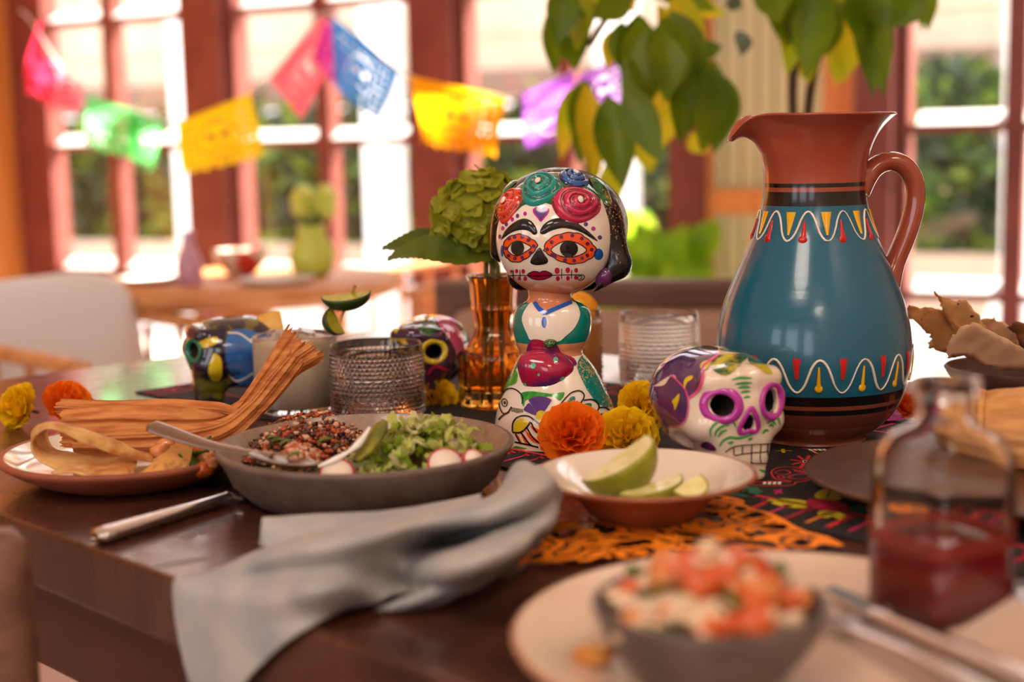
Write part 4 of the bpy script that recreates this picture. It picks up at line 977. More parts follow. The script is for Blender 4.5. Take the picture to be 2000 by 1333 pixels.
# dress and skirt
PD = Painter((BW, BF), FY, fg, vd)
c2 = lambda P: np.array([(900 + x / 3.92, 560 + y / 3.92) for x, y in P]); K2 = 1 / 3.92
PD.fill('blouse_yoke', c2([(472, 240), (500, 170), (550, 122), (640, 150), (740, 140), (860, 115), (903, 175), (905, 235), (865, 315), (800, 375), (745, 415), (640, 412), (540, 405), (515, 365), (485, 300)]), M_FWHITE, .0003)
PD.fill('neckline', c2([(545, 100), (700, 95), (862, 100), (760, 165), (655, 212), (600, 170)]), M_SKIN, .0006)
PD.stroke('collar', c2([(568, 122), (600, 170), (650, 205)]), 8.5, P_BLUE, .0010, taper=False); PD.stroke('collar', c2([(648, 205), (740, 165), (845, 122)]), 7.5, P_BLUE, .0010)
PD.ellipse('pendant', c2([(641, 272)])[0], 18 * K2, 40 * K2, P_BLUE, .0008)
PD.fill('skirt_panel', c2([(885, 600), (935, 520), (985, 590), (1060, 680), (1110, 770), (1160, 910), (1060, 890), (990, 820), (930, 720)]), P_TEAL, .0004)
PD.fill('skirt_panel', c2([(470, 540), (430, 540), (345, 670), (300, 800), (335, 770), (400, 670), (450, 590)]), P_TEAL, .0004)
PD.fill('grass_band', c2([(310, 800), (345, 720), (410, 640), (440, 660), (430, 730), (370, 760), (330, 800)]), P_GREEN, .0003)
PD.fill('grass_band', c2([(470, 800), (560, 785), (700, 800), (790, 790), (760, 850), (700, 820), (600, 835), (510, 850), (490, 900), (475, 860)]), P_GREEN, .0003)
PD.fill('grass_band', c2([(420, 1190), (520, 1200), (700, 1215), (900, 1215), (900, 1250), (700, 1255), (560, 1250), (420, 1240)]), P_GREEN, .0003)
fan = [(615, 985)] 
for k, a in enumerate(np.radians([118, 107, 96, 85, 74, 63, 150, 135])):
    c_, s_ = math.cos(a), math.sin(a); b = np.array((612, 975)); d = np.array((c_, -s_)); q = np.array((s_, c_))
    L = 150 if a < 2.2 else 130
    PD.fill('bird_tail_stripe', c2([b + d * 30 + q * 3, b + d * L * .7 + q * 14, b + d * L + q * 17, b + d * (L + 5), b + d * L - q * 17, b + d * L * .7 - q * 14, b + d * 30 - q * 3]), P_PUR, .0004)
PD.ellipse('flower_centre', c2([(620, 968)])[0], 40 * K2, 46 * K2, P_YEL, .0007)
PD.fill('bird_wing', c2([(408, 1085), (420, 1020), (460, 985), (510, 985), (540, 1003), (500, 1055), (440, 1090)]), P_YEL, .0004)
for q in ([(500, 1060), (530, 1090), (600, 1140), (615, 1165), (560, 1150), (520, 1110)], [(540, 1035), (600, 1060), (640, 1100), (660, 1120), (620, 1110), (570, 1075)], [(470, 1085), (500, 1110), (530, 1165), (510, 1170), (485, 1130)], [(430, 1095), (450, 1110), (480, 1165), (460, 1160), (440, 1130)]): PD.fill('feather', c2(q), P_OR, .0004)
for q in ([(690, 1010), (760, 920), (830, 830), (868, 825), (860, 870), (790, 940)], [(850, 980), (900, 900), (960, 872), (992, 880), (980, 920), (920, 950)]): PD.fill('feather', c2(q), P_TEAL, .0004)
PD.ellipse('feather_spot', c2([(1068, 975)])[0], 34 * K2, 26 * K2, P_TEAL, .0004)
LS = [[(480, 880), (482, 830), (450, 790), (400, 772), (350, 790), (310, 850), (300, 900), (330, 955), (370, 950), (400, 905)], [(300, 1010), (330, 975), (380, 945)], [(408, 1085), (412, 1020), (450, 975), (520, 965), (580, 1000), (690, 1085)], [(408, 1090), (470, 1085), (520, 1040), (540, 1005)],
      [(430, 1100), (470, 1170)], [(470, 1085), (540, 1170), (600, 1188)], [(515, 1050), (570, 1130), (660, 1185)], [(545, 1010), (590, 1080), (700, 1130)], [(425, 1158), (520, 1172), (600, 1190)],
      [(640, 1030), (720, 930), (800, 830), (850, 790), (905, 783), (935, 820), (900, 880), (820, 950), (740, 1040)], [(930, 850), (1000, 850), (1045, 890), (1030, 935), (990, 965)], [(1045, 910), (1100, 915), (1145, 960), (1145, 1005)], [(700, 1075), (760, 1040), (800, 990)]]
for q in LS: PD.stroke('painted_line', c2(q), 2.6, PB, .0008)
PD.stroke('bird_eye', c2([(345 + 22 * math.cos(t), 880 + 28 * math.sin(t)) for t in np.linspace(0, 2 * PI, 12, endpoint=False)]), 1.8, PB, .0008, closed=True); PD.ellipse('bird_pupil', c2([(347, 880)])[0], 9 * K2, 13 * K2, PB, .0008)
for k in range(9): PD.stroke('painted_line', c2([(400 + k * 10, 908 + k), (404 + k * 10, 948 - abs(4 - k) * 2)]), 1.3, PB, .0007)
for k in range(5): PD.stroke('painted_line', c2([(1140 + k * 16, 860 + k * 24), (1180 + k * 10, 985)]), 1.2, P_MAG, .0006)
# fruit held at the waist
frc = aty(*c2([(640, 610)])[0], FY); dfr = 66 / SF * .8
V, Fc = ellipsoid(frc + np.array([0, -dfr, 0]), (54 / SF, .016, 43 / SF), 40, 50, fn=lambda D: 1 + .10 * np.sin(3 * np.arctan2(D[:, 2], D[:, 0]) + 1) * (1 - D[:, 1] ** 2) + .05 * np.sin(5 * D[:, 0]))
M_FRUIT = mat('fruit_glaze', (172, 26, 66), rough=.1, coat=.6, col2=(78, 36, 96), nscale=38, nlo=.45, nhi=.6)
fr = obj('fruit', (V, Fc), M_FRUIT, fg)
PR = Painter((V, Fc), FY, fg, vd); P_MINT = mat('mint_glaze', (92, 186, 150), **GL)
for x, y, r in ((560, 592, 20), (725, 550, 18), (778, 695, 20), (495, 740, 16), (655, 762, 18), (600, 660, 10)): PR.ellipse('fruit_seed', c2([(x, y)])[0], r * K2, r * 1.1 * K2, P_MINT, .0004, n=12, parent=fr)
PD.fill('fruit_top', c2([(535, 410), (600, 400), (680, 425), (735, 440), (770, 500), (860, 545), (870, 600), (700, 560), (560, 520), (510, 500)]), M_FRUIT, .0007)
for (x, y), r in (((680, 405), (15, 10)), ((868, 710), (14, 14))):
    V, Fc = ellipsoid(aty(*c2([(x, y)])[0], FY) + np.array([0, -64 / SF * .8, 0]), (r[0] / SF, .009, r[1] / SF), 12, 18); obj('fruit_leaf', (V, Fc), P_DGREEN, fg)
# ------------------------------------------------------------------ ceramic skulls
def skull_sdf(holes=()):
    def f(X, Y, Z):                       # face looks along -Y, crown up, jaw on z = 0
        cr = sdell(X, Y, Z, (0, .014, .0595), (.0455, .056, .0370))
        fc = sdell(X, Y, Z, (0, -.016, .056), (.0375, .034, .036))
        r = smin(cr, fc, .014)
        for s in (-1, 1):
            r = smin(r, sdell(X, Y, Z, (s * .025, -.026, .043), (.013, .016, .011)), .010)     # cheek bones
            r = smin(r, sdcap(X, Y, Z, (s * .008, -.042, .081), (s * .026, -.036, .079), .007), .010)   # brow
        r = smin(r, sdbox(X, Y, Z, (0, -.026, .026), (.0235, .019, .015), .011), .009)      # teeth
        r = smin(r, sdbox(X, Y, Z, (0, -.028, .010), (.0185, .0165, .0105), .006), .006)    # chin
        r = smin(r, sdell(X, Y, Z, (0, .020, .030), (.030, .036, .018)), .012)
        for s in (-1, 1):
            r = smin(r, -smin(-r, sdell(X, Y, Z, (s * .034, -.010, .024), (.012, .022, .014)), .006) if False else r, .001)
        r = np.maximum(r, -sdell(X, Y, Z, (.037, -.004, .022), (.012, .016, .013)))
        r = np.maximum(r, -sdell(X, Y, Z, (-.037, -.004, .022), (.012, .016, .013)))
        for a, b, rad in holes: r = np.maximum(r, -sdcap(X, Y, Z, a, b, rad, rad * .8))
        return np.maximum(r, -Z)
    return f
SLO, SHI = (-.052, -.058, -.003), (.052, .078, .112)
EYE = [(s * .0205, -.060, .061) for s in (-1, 1)]
def skull_holes():
    hs = []
    for s in (-1, 1): hs.append(((s * .0225, -.070, .0615), (s * .016, -.012, .0615), .0098))
    hs.append(((0, -.07, .0475), (0, -.026, .0475), .0052)); hs.append(((-.0022, -.07, .0435), (0, -.026, .046), .0042)); hs.append(((.0022, -.07, .0435), (0, -.026, .046), .0042)); hs.append(((0, -.07, .0515), (0, -.026, .050), .003))
    return hs
SKV, SKF = sdf_mesh(skull_sdf(skull_holes()), SLO, SHI, .0011)
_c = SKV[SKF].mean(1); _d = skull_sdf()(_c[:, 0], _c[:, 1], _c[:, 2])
SKM = mesh('skull_shell', SKV, SKF); M_HOLLOWSHADE = mat('hollow_shade', (30, 18, 16), rough=.9)  # shade of the hollow inside, painted as dark colour deep in the openings
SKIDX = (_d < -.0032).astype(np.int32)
SKB = bvh_of(sdf_mesh(skull_sdf(), SLO, SHI, .0018))
def sk_ring(path2, wid, mt, parent, name, rise=.0016, k=1.0):
    """raised ring around an opening; path2 = closed (x, z) loop on the face"""
    P = []
    for x, z in path2:
        h = SKB.ray_cast(Vector((x, -.2, z)), Vector((0, 1, 0)))
        P.append(np.array(h[0]) if h[0] else np.array((x, -.03, z)))
    P = np.array(P)
    if len(P) and name == 'eye_ring':            # even out the loop so that the rim stays in one plane
        an = np.linspace(0, 2 * PI, len(P), endpoint=False); y_ = P[:, 1]; P[:, 1] = y_.mean() + 2 * (y_ * np.cos(an)).mean() * np.cos(an) + 2 * (y_ * np.sin(an)).mean() * np.sin(an)
    return obj(name, tube(np.array(P) , wid, 8, closed=True, ratio=.55, up=(0, -1, 0)), mt, parent, world=False)
def make_skull(name, label, loc, rz, scale, shell, ringm, group=None, extra=None):
    t = thing(name, label, 'skull ornament', loc, rz, group); t.scale = (scale,) * 3
    o = bpy.data.objects.new('shell', SKM if not SKM.materials else SKM.copy()); o.data.materials.clear(); o.data.materials.append(shell); o.data.materials.append(M_HOLLOWSHADE); o.data.polygons.foreach_set('material_index', SKIDX)
    COL.objects.link(o); o.parent = t
    a = np.linspace(0, 2 * PI, 40, endpoint=False)
    for s in (-1, 1):
        ca = .33 * s                                   # sockets are seen opened a little sideways
        sk_ring([(s * .0212 + .0117 * math.cos(x), .0615 + .0117 * math.sin(x)) for x in a], .0037, ringm, t, 'eye_ring')
    nose = np.array((0, .006)) + spline(np.array([(0, .0525), (.004, .0475), (.0078, .0375), (.0055, .0335), (0, .0345), (-.0055, .0335), (-.0078, .0375), (-.004, .0475)]), 40, True)
    sk_ring(nose, .0022, ringm, t, 'nose_ring')
    return t
M_SKW = mat('cream_skull_glaze', (232, 212, 188), rough=.12, coat=.5, sss=0)
M_SKRING = mat('orchid_glaze', (184, 52, 158), rough=.12, coat=.5)
SKY = 1.092; sb = aty(1404, 900, SKY)
SKROT = math.radians(19)
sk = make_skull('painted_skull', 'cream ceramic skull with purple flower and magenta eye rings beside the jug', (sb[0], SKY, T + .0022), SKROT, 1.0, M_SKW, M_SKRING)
class LPainter(Painter):
    pass
Mw = np.array(wmat(sk)); SKW = (SKV @ Mw[:3, :3].T + Mw[:3, 3], SKF)
vds = np.array([sb[0], SKY, T + .05]) - CAM; vds /= np.linalg.norm(vds)
PS = Painter(SKW, SKY, sk, vds)
c3 = lambda P: np.array([(1220 + x / 4.165, 640 + y / 4.165) for x, y in P])
P_SPUR = mat('aubergine_glaze', (66, 42, 96), rough=.1, coat=.6, col2=(96, 52, 92), nscale=26); P_SPINK = mat('pink_glaze', (226, 84, 136), **GL); P_SGREEN = mat('grass_glaze', (64, 158, 78), **GL)
P_SLEAF = mat('olive_glaze', (196, 178, 24), rough=.12, coat=.5, col2=(30, 84, 52), nscale=55, nlo=.42, nhi=.56)
PS.fill('petal', c3([(245, 480), (330, 470), (395, 400), (500, 510), (530, 620), (510, 740), (430, 800), (365, 800), (355, 860), (320, 900), (220, 880), (160, 740), (150, 600), (170, 480)]), P_SPUR, .0005, div=70)
PS.fill('petal', c3([(390, 390), (200, 480), (240, 330), (380, 205), (560, 150), (740, 150), (755, 230), (700, 280), (640, 330), (640, 430), (600, 520), (540, 575), (500, 510), (440, 440)]), P_SPUR, .0005, div=70)
PS.stroke('petal_edge', c3([(385, 390), (450, 450), (510, 520), (532, 620), (512, 745), (430, 805), (362, 800)]), 2.6, P_SPINK, .0009)
PS.stroke('petal_edge', c3([(755, 200), (760, 235), (700, 285), (645, 335), (645, 430), (605, 525), (535, 582)]), 5, P_SPINK, .0009)
PS.stroke('petal_edge', c3([(245, 485), (220, 560), (215, 680)]), 1.6, P_SPINK, .0009)
PS.fill('petal_leaf', c3([(500, 505), (495, 450), (520, 415), (562, 405), (560, 430), (520, 460)]), P_YEL, .0009); PS.fill('petal_leaf', c3([(400, 605), (430, 570), (460, 545), (455, 600), (425, 670), (415, 630)]), P_YEL, .0009)
PS.fill('petal_leaf', c3([(622, 320), (650, 290), (700, 285), (690, 330), (655, 365), (630, 350)]), P_YEL, .0008)
PS.fill('painted_leaf', c3([(700, 300), (740, 245), (830, 228), (1000, 228), (940, 310), (860, 390), (800, 405), (730, 370)]), P_SLEAF, .0005)
PS.fill('painted_leaf', c3([(995, 240), (1040, 220), (1120, 290), (1185, 385), (1125, 380), (1060, 335), (1010, 300)]), P_SLEAF, .0005)
PS.fill('painted_leaf', c3([(770, 180), (860, 172), (960, 190), (1030, 212), (940, 212), (840, 200)]), P_DGREEN, .0005)
GS = [[(865, 438), (940, 422), (1025, 425)], [(890, 470), (960, 462), (1025, 460)], [(912, 500), (960, 493), (1012, 495)], [(932, 537), (970, 528), (1012, 530)], [(955, 578), (985, 570), (1010, 572)],
      [(700, 880), (705, 820), (760, 765), (840, 750), (885, 775), (898, 810)], [(735, 875), (750, 830), (800, 795), (850, 790)], [(760, 880), (790, 840), (830, 825)], [(770, 955), (800, 910), (850, 885), (920, 890), (1000, 870), (1050, 850)], [(835, 930), (880, 920)], [(915, 862), (955, 855)],
      [(1135, 740), (1180, 718), (1230, 740), (1248, 790)], [(1140, 775), (1180, 755), (1215, 790)], [(1155, 800), (1180, 785), (1190, 805)], [(1105, 860), (1130, 830), (1160, 835)], [(990, 905), (1030, 890)], [(1080, 1140), (1130, 1160), (1150, 1190)], [(1165, 1160), (1190, 1140), (1218, 1140)], [(1105, 1205), (1150, 1198), (1180, 1200)]]
for q in GS: PS.stroke('brush_stroke', c3(q), 5.0, P_SGREEN, .0005, taper=True)
for q in ([(815, 1000), (880, 958), (1000, 942), (1215, 936)], [(885, 1027), (1000, 1010), (1215, 996)], [(1010, 1085), (1100, 1090), (1180, 1085), (1228, 1068)], [(880, 960), (882, 1022)], [(950, 952), (946, 1022)], [(1022, 945), (1018, 1080)], [(1095, 942), (1088, 1040), (1095, 1085)], [(1150, 940), (1148, 1010), (1170, 1080)], [(1190, 940), (1188, 1020), (1212, 1070)]): PS.stroke('tooth_line', c3(q), 1.9, PB, .0006)
for q in ([(630, 960), (640, 925), (680, 918), (730, 950), (745, 985), (690, 985)],): PS.fill('cheek_mark', c3(q), P_PLUM, .0005)
# dark skulls at the back
M_SKD = mat('night_skull_glaze', (36, 26, 48), rough=.1, coat=.6, col2=(104, 96, 20), nscale=34, nlo=.50, nhi=.60)
M_SKD2 = mat('violet_skull_glaze', (52, 40, 66), rough=.1, coat=.6, col2=(74, 30, 60), nscale=26, nlo=.45, nhi=.6)
P_JADE = mat('jade_glaze', (20, 120, 92), **GL)
d1 = at(470, 800, 0); DY1 = 1.47; q1 = aty(455, 760, DY1)
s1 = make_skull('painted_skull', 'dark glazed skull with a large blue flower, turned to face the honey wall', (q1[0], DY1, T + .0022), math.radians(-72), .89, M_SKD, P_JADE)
DY2 = 1.45; q2 = aty(838, 760, DY2)
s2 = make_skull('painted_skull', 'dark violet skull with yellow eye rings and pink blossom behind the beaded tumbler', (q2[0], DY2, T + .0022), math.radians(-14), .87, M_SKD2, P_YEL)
def sk_painter(t, Yp):
    M_ = np.array(wmat(t)); d_ = np.array(t.location) + np.array([0, 0, .05]) - CAM; d_ /= np.linalg.norm(d_)
    return Painter((SKV @ M_[:3, :3].T + M_[:3, 3], SKF), Yp, t, d_)
P1 = sk_painter(s1, DY1); P2 = sk_painter(s2, DY2)
P_SBLUE = mat('sky_blue_glaze', (52, 110, 176), rough=.12, coat=.5, col2=(36, 84, 150), nscale=40)
P1.fill('petal', [(440, 680), (450, 650), (480, 645), (515, 655), (560, 660), (560, 740), (500, 770), (460, 745), (445, 715)], P_SBLUE, .0006, smoothn=40)
P1.stroke('petal_edge', [(445, 652), (470, 655), (500, 678)], 3, M_FWHITE, .001); P1.stroke('petal_edge', [(445, 730), (465, 743), (502, 722)], 3, M_FWHITE, .001)
P1.fill('petal', [(408, 722), (414, 700), (420, 690), (432, 700), (434, 728), (428, 742), (414, 740)], P_YEL, .0006); P1.fill('petal', [(388, 672), (405, 662), (425, 660), (424, 672), (400, 680)], P_YEL, .0006)
P2.fill('petal', [(850, 622), (875, 620), (900, 650), (905, 690), (895, 700), (880, 670), (862, 645)], P_SPINK, .0006); P2.stroke('petal', [(772, 650), (785, 635), (815, 626), (845, 622)], 9, P_YEL, .0006); P2.fill('petal', [(815, 640), (830, 632), (850, 636), (848, 652), (830, 656)], P_DGREEN, .0006)
P2.stroke('brush_stroke', [(835, 730), (850, 715), (872, 722)], 5, P_RED, .0006)

# ------------------------------------------------------------------ paper marigolds
M_MO = mat('orange_crepe', (255, 150, 12), rough=.7, col2=(255, 126, 8), nscale=60, transl=.35)
M_MY = mat('yellow_crepe', (252, 226, 14), rough=.7, col2=(255, 206, 8), nscale=60, transl=.35)
M_WIRE = mat('green_wire', (60, 66, 40), rough=.5)
def petal_mesh(seed, L=.024, Wd=.03):
    nu, nv = 9, 13; rng = random.Random(seed); V = []
    for i in range(nu):
        t = i / (nu - 1)
        for j in range(nv):
            a = (j / (nv - 1) - .5) * 2.0
            r = L * t * (1 + (.05 * math.sin(j * PI * 1.0) + .045 * (j % 2)) * (t > .9))
            cr = .0022 * t * math.sin(j * 1.9 + seed) 
            V.append((r * math.sin(a), r * math.cos(a), cr + .35 * L * t * t))
    return mesh('petal', V, grid_faces(nu, nv))
PETM = {k: [petal_mesh(s) for s in range(3)] for k in ('o', 'y')}
for k, mt_ in (('o', M_MO), ('y', M_MY)):
    for m_ in PETM[k]: m_.materials.append(mt_)
def marigold(label, loc, face, size, kind, seed=0, stem=True):
    """face: direction the bloom looks to"""
    t = thing('paper_marigold', label, 'paper flower', loc, 0, 'paper marigolds on the table')
    q = Vector(face).normalized().to_track_quat('Z', 'Y'); rng = random.Random(seed); s = size / .048
    for ring, (n, tilt, sc) in enumerate(((7, .05, 1.05), (6, .45, 1.0), (5, .85, .9), (4, 1.2, .7))):
        for k in range(n):
            o = bpy.data.objects.new('petal', PETM[kind][rng.randrange(3)]); COL.objects.link(o); o.parent = t
            e = Matrix.Rotation(2 * PI * (k + .5 * ring) / n + rng.uniform(-.2, .2), 4, 'Z') @ Matrix.Rotation(tilt + rng.uniform(-.12, .12), 4, 'X')
            M_ = q.to_matrix().to_4x4() @ e @ Matrix.Scale(sc * s, 4)
            o.matrix_local = Matrix.Translation(q @ Vector((0, 0, .002 * ring * s))) @ M_
    if stem:
        b = q @ Vector((0, 0, -.001)); e = q @ Vector((0, 0, -.014 * s))
        obj('wire_stem', tube([tuple(b), tuple(e)], .0016 * s, 6), M_WIRE, t, world=False)
    return t
def mg(label, px, py, Y, size, kind, face=(0, -1, .5), seed=0):
    p = aty(px, py, Y); marigold(label, p, face, size, kind, seed)
mg('orange paper marigold between the figurine skirt and the lime dish', 1118, 856, 1.135, .052, 'o', (-.05, -.8, .6), 1)
mg('yellow paper marigold between the orange one and the cream skull', 1222, 862, 1.14, .050, 'y', (.1, -.8, .6), 2)
mg('yellow paper marigold behind the cream skull, near the clear tumbler', 1250, 800, 1.26, .046, 'y', (.2, -.9, .4), 3)
mg('yellow paper marigold peeping out behind the beaded tumbler', 850, 785, 1.42, .044, 'y', (.3, -.9, .4), 4)
mg('orange red paper marigold on the magenta paper beside the jug', 1752, 790, 1.29, .042, 'o', (.5, -.5, .6), 5)
mg('yellow paper marigold at the table edge beyond the husk plate', 52, 800, 1.35, .046, 'y', (-.6, -.7, .4), 6)
mg('orange paper marigold next to the yellow one beyond the husk plate', 128, 798, 1.37, .048, 'o', (.5, -.5, .7), 7)
# ------------------------------------------------------------------ dishes and food
M_TERRA = mat('terracotta', (158, 84, 58), rough=.55, col2=(140, 70, 46), nscale=30, bump=.05)
M_PLATEGL = mat('white_dish_glaze', (228, 214, 196), rough=.12, coat=.5)
def dish(name, label, cat, c, prof_out, prof_in, m_out, m_in, n=96, sx=1., sy=1., rz=0.):
    """profiles from the centre out: outside (foot to lip) and inside (lip to centre)"""
    t = thing(name, label, cat, c, rz)
    obj('body', lathe(prof_out, n, sx, sy, caps=False), m_out, t, world=False)
    obj('glazed_inside', lathe(prof_in, n, sx, sy, caps=False), m_in, t, world=False)
    return t
# --- terracotta plate
pc = np.array([-.308, 1.122, T + .0002])
dish('terracotta_plate', 'terracotta plate with white glazed well holding the corn husk', 'plate', pc,
     [(0, 0), (.063, 0), (.072, .003), (.090, .012), (.1012, .0195), (.1030, .0225), (.1017, .0245), (.0968, .0240)], [(.0972, .0242), (.088, .0175), (.079, .0145), (.05, .0125), (0, .012)], M_TERRA, M_PLATEGL)
# --- corn husk: bundle lying on the plate, torn end standing up
M_HUSK = mat('corn_husk', (226, 152, 84), rough=.6, col2=(190, 108, 52), nscale=90, stretch=(.35, 1, 2.2), bump=.5, bscale=60, transl=.25)
hk = thing('corn_husk', 'dry folded corn husk with frayed end standing over the terracotta plate', 'corn husk', (pc[0], pc[1], T + .03))
def husk_strip(spine, widths, Yoff, nu=70, nv=26, pleat=.0022, npl=6, seed=0, fray=0.):
    S = spline(np.array([list(p) for p in spine], float), nu); Wd = np.interp(np.linspace(0, 1, nu), np.linspace(0, 1, len(widths)), widths)
    t = np.gradient(S[:, :2], axis=0); nr = np.stack([-t[:, 1], t[:, 0]], 1); nr /= np.linalg.norm(nr, axis=1)[:, None]
    rng = np.random.default_rng(seed); jag = rng.uniform(0, fray, nv); V = []
    for i in range(nu):
        u = i / (nu - 1)
        for j in range(nv):
            s = j / (nv - 1) * 2 - 1
            p = S[i, :2] + nr[i] * s * Wd[i] / 2
            if u > .86: p = p + t[i] / np.linalg.norm(t[i]) * jag[j] * (u - .86) / .14
            if u < .08: p = p - t[i] / np.linalg.norm(t[i]) * jag[-j] * .6 * (.08 - u) / .08
            q = aty(p[0], p[1], S[i, 2]); d = pleat * math.sin(s * npl * 1.6 + seed + 1.5 * u) + .008 * (1 - s * s) + .0012 * math.sin(s * 23 + 3 * u)
            V.append(q - np.array([0, d, 0]))
    return np.array(V), grid_faces(nu, nv)
obj('husk_blade', husk_strip([(128, 838, 1.13), (220, 838, 1.13), (330, 840, 1.135), (430, 832, 1.15), (480, 800, 1.165), (530, 740, 1.18), (590, 672, 1.19)], [76, 92, 90, 70, 44, 56, 92], 0, fray=16, seed=1), M_HUSK, hk)
obj('husk_blade', husk_strip([(122, 796, 1.145), (220, 800, 1.145), (330, 800, 1.15), (420, 806, 1.155), (478, 806, 1.16), (545, 735, 1.172), (612, 690, 1.18)], [34, 34, 40, 40, 26, 36, 48], 0, fray=18, seed=4, npl=4), M_HUSK, hk)
obj('husk_blade', husk_strip([(150, 868, 1.12), (260, 868, 1.12), (350, 862, 1.125), (440, 842, 1.14), (500, 796, 1.155), (548, 740, 1.165), (580, 700, 1.17)], [50, 60, 60, 50, 40, 44, 40], 0, fray=10, seed=7, npl=5), M_HUSK, hk)
# --- toasted tortilla pieces
M_TORT = mat('toasted_tortilla', (236, 190, 120), rough=.7, col2=(196, 122, 56), nscale=45, bump=.4, bscale=120, transl=.15)
M_TORTD = mat('charred_tortilla', (214, 150, 76), rough=.7, col2=(120, 74, 34), nscale=110, nlo=.5, nhi=.72, bump=.4, bscale=160)
def pxgrid(rows): return np.array([[aty(*p) for p in r] for r in rows])
tor = obj('tortilla_piece', patch(pxgrid([[(302, 905, 1.085), (296, 890, 1.085), (285, 885, 1.09)], [(240, 893, 1.075), (238, 880, 1.075), (240, 868, 1.085)], [(170, 868, 1.065), (172, 852, 1.065), (190, 848, 1.08)], [(95, 838, 1.06), (92, 828, 1.065), (110, 826, 1.09)], [(62, 862, 1.07), (64, 846, 1.08), (90, 838, 1.11)], [(68, 893, 1.07), (80, 884, 1.08), (100, 872, 1.11)], [(110, 915, 1.062), (120, 900, 1.075), (135, 888, 1.10)], [(180, 926, 1.058), (190, 908, 1.075), (200, 896, 1.10)], [(262, 928, 1.056), (265, 912, 1.07), (268, 902, 1.09)]]), 70, 14, wrinkle=.0025, wscale=60), M_TORT, solid=.0018)
tag(tor, 'curled strip of toasted tortilla looping at the front of the terracotta plate', 'tortilla')
tor2 = obj('tortilla_piece', patch(pxgrid([[(100, 921, 1.05), (130, 912, 1.07), (150, 900, 1.10)], [(180, 930, 1.046), (185, 915, 1.07), (190, 902, 1.10)], [(258, 933, 1.044), (250, 915, 1.07), (245, 902, 1.10)]]), 30, 16, wrinkle=.002, wscale=70, seed=3), M_TORT, solid=.0018)
tag(tor2, 'flat toasted tortilla piece lying under the curled strip', 'tortilla')
tor3 = obj('tortilla_piece', patch(pxgrid([[(272, 928, 1.050), (310, 926, 1.046), (362, 922, 1.048)], [(300, 905, 1.058), (330, 902, 1.052), (372, 900, 1.054)], [(334, 872, 1.072), (350, 868, 1.068), (376, 872, 1.068)]]), 24, 24, wrinkle=.003, wscale=60, seed=5), M_TORTD, solid=.002)
tag(tor3, 'triangular charred tortilla chip at the front of the terracotta plate', 'tortilla')
# --- diced tomato, onion and herb leaves
M_TOM = mat('tomato_flesh', (212, 98, 36), rough=.25, col2=(190, 70, 24), nscale=60, coat=.3); M_TOMP = mat('pale_tomato', (222, 144, 84), rough=.25, col2=(206, 116, 60), nscale=60, coat=.3)
M_ONI = mat('raw_onion', (230, 208, 170), rough=.3, col2=(212, 164, 136), nscale=50, coat=.2); M_HERB = mat('herb_green', (92, 116, 34), rough=.5, col2=(56, 84, 22), nscale=40, transl=.2)
def dice_mesh(seed, s=(1, 1, 1)):
    rng = np.random.default_rng(seed); V, Fc = ellipsoid((0, 0, 0), (1, 1, 1), 9, 12); V = np.sign(V) * np.abs(V) ** .5 * np.array(s) * (1 + .12 * np.sin(V @ rng.normal(size=(3, 1)) * 4)); return mesh('dice', V, Fc)
DM = {}
for nm, mt_, sh in (('t', M_TOM, (1, 1, .8)), ('p', M_TOMP, (1.1, .9, .7)), ('o', M_ONI, (1.9, .6, .38)), ('h', M_HERB, (1.6, .8, .15))):
    DM[nm] = [dice_mesh(k + 7, sh) for k in range(3)]
    for m_ in DM[nm]: m_.materials.append(mt_)
DN = {'t': ('tomato_cube', 'tomato'), 'p': ('tomato_cube', 'tomato'), 'o': ('onion_piece', 'onion'), 'h': ('herb_leaf', 'herb')}
def dice(kind, p, size, rng, label, group):
    o = bpy.data.objects.new(DN[kind][0], DM[kind][rng.randrange(3)]); COL.objects.link(o); o.location = tuple(float(v) for v in p)
    o.rotation_euler = (rng.uniform(-.7, .7), rng.uniform(-.7, .7), rng.uniform(0, 6.28)); o.scale = (size,) * 3
    tag(o, label, DN[kind][1], group)
rng = random.Random(8)
LB = {'t': 'diced red tomato cube spilling out beside the charred tortilla chip', 'p': 'diced pale tomato cube spilling out beside the charred tortilla chip', 'o': 'slip of raw onion beside the charred tortilla chip', 'h': 'dark green herb leaf beside the charred tortilla chip'}
for k, (px, py, Y, kd) in enumerate(((312, 878, 1.09, 'p'), (322, 868, 1.1, 'p'), (382, 905, 1.06, 'h'), (388, 890, 1.075, 'h'), (395, 878, 1.085, 't'), (402, 895, 1.07, 'p'), (408, 910, 1.06, 'p'), (380, 918, 1.055, 'h'), (398, 918, 1.055, 't'), (415, 880, 1.09, 't'), (420, 900, 1.075, 'p'), (390, 870, 1.10, 'h'))):
    p = aty(px, py, Y); dice(kd, p, .0062 if kd != 'h' else .009, rng, LB[kd], {'t': 'red tomato cubes on the husk plate', 'p': 'pale tomato cubes on the husk plate', 'o': 'onion on the husk plate', 'h': 'herb leaves on the husk plate'}[kd])
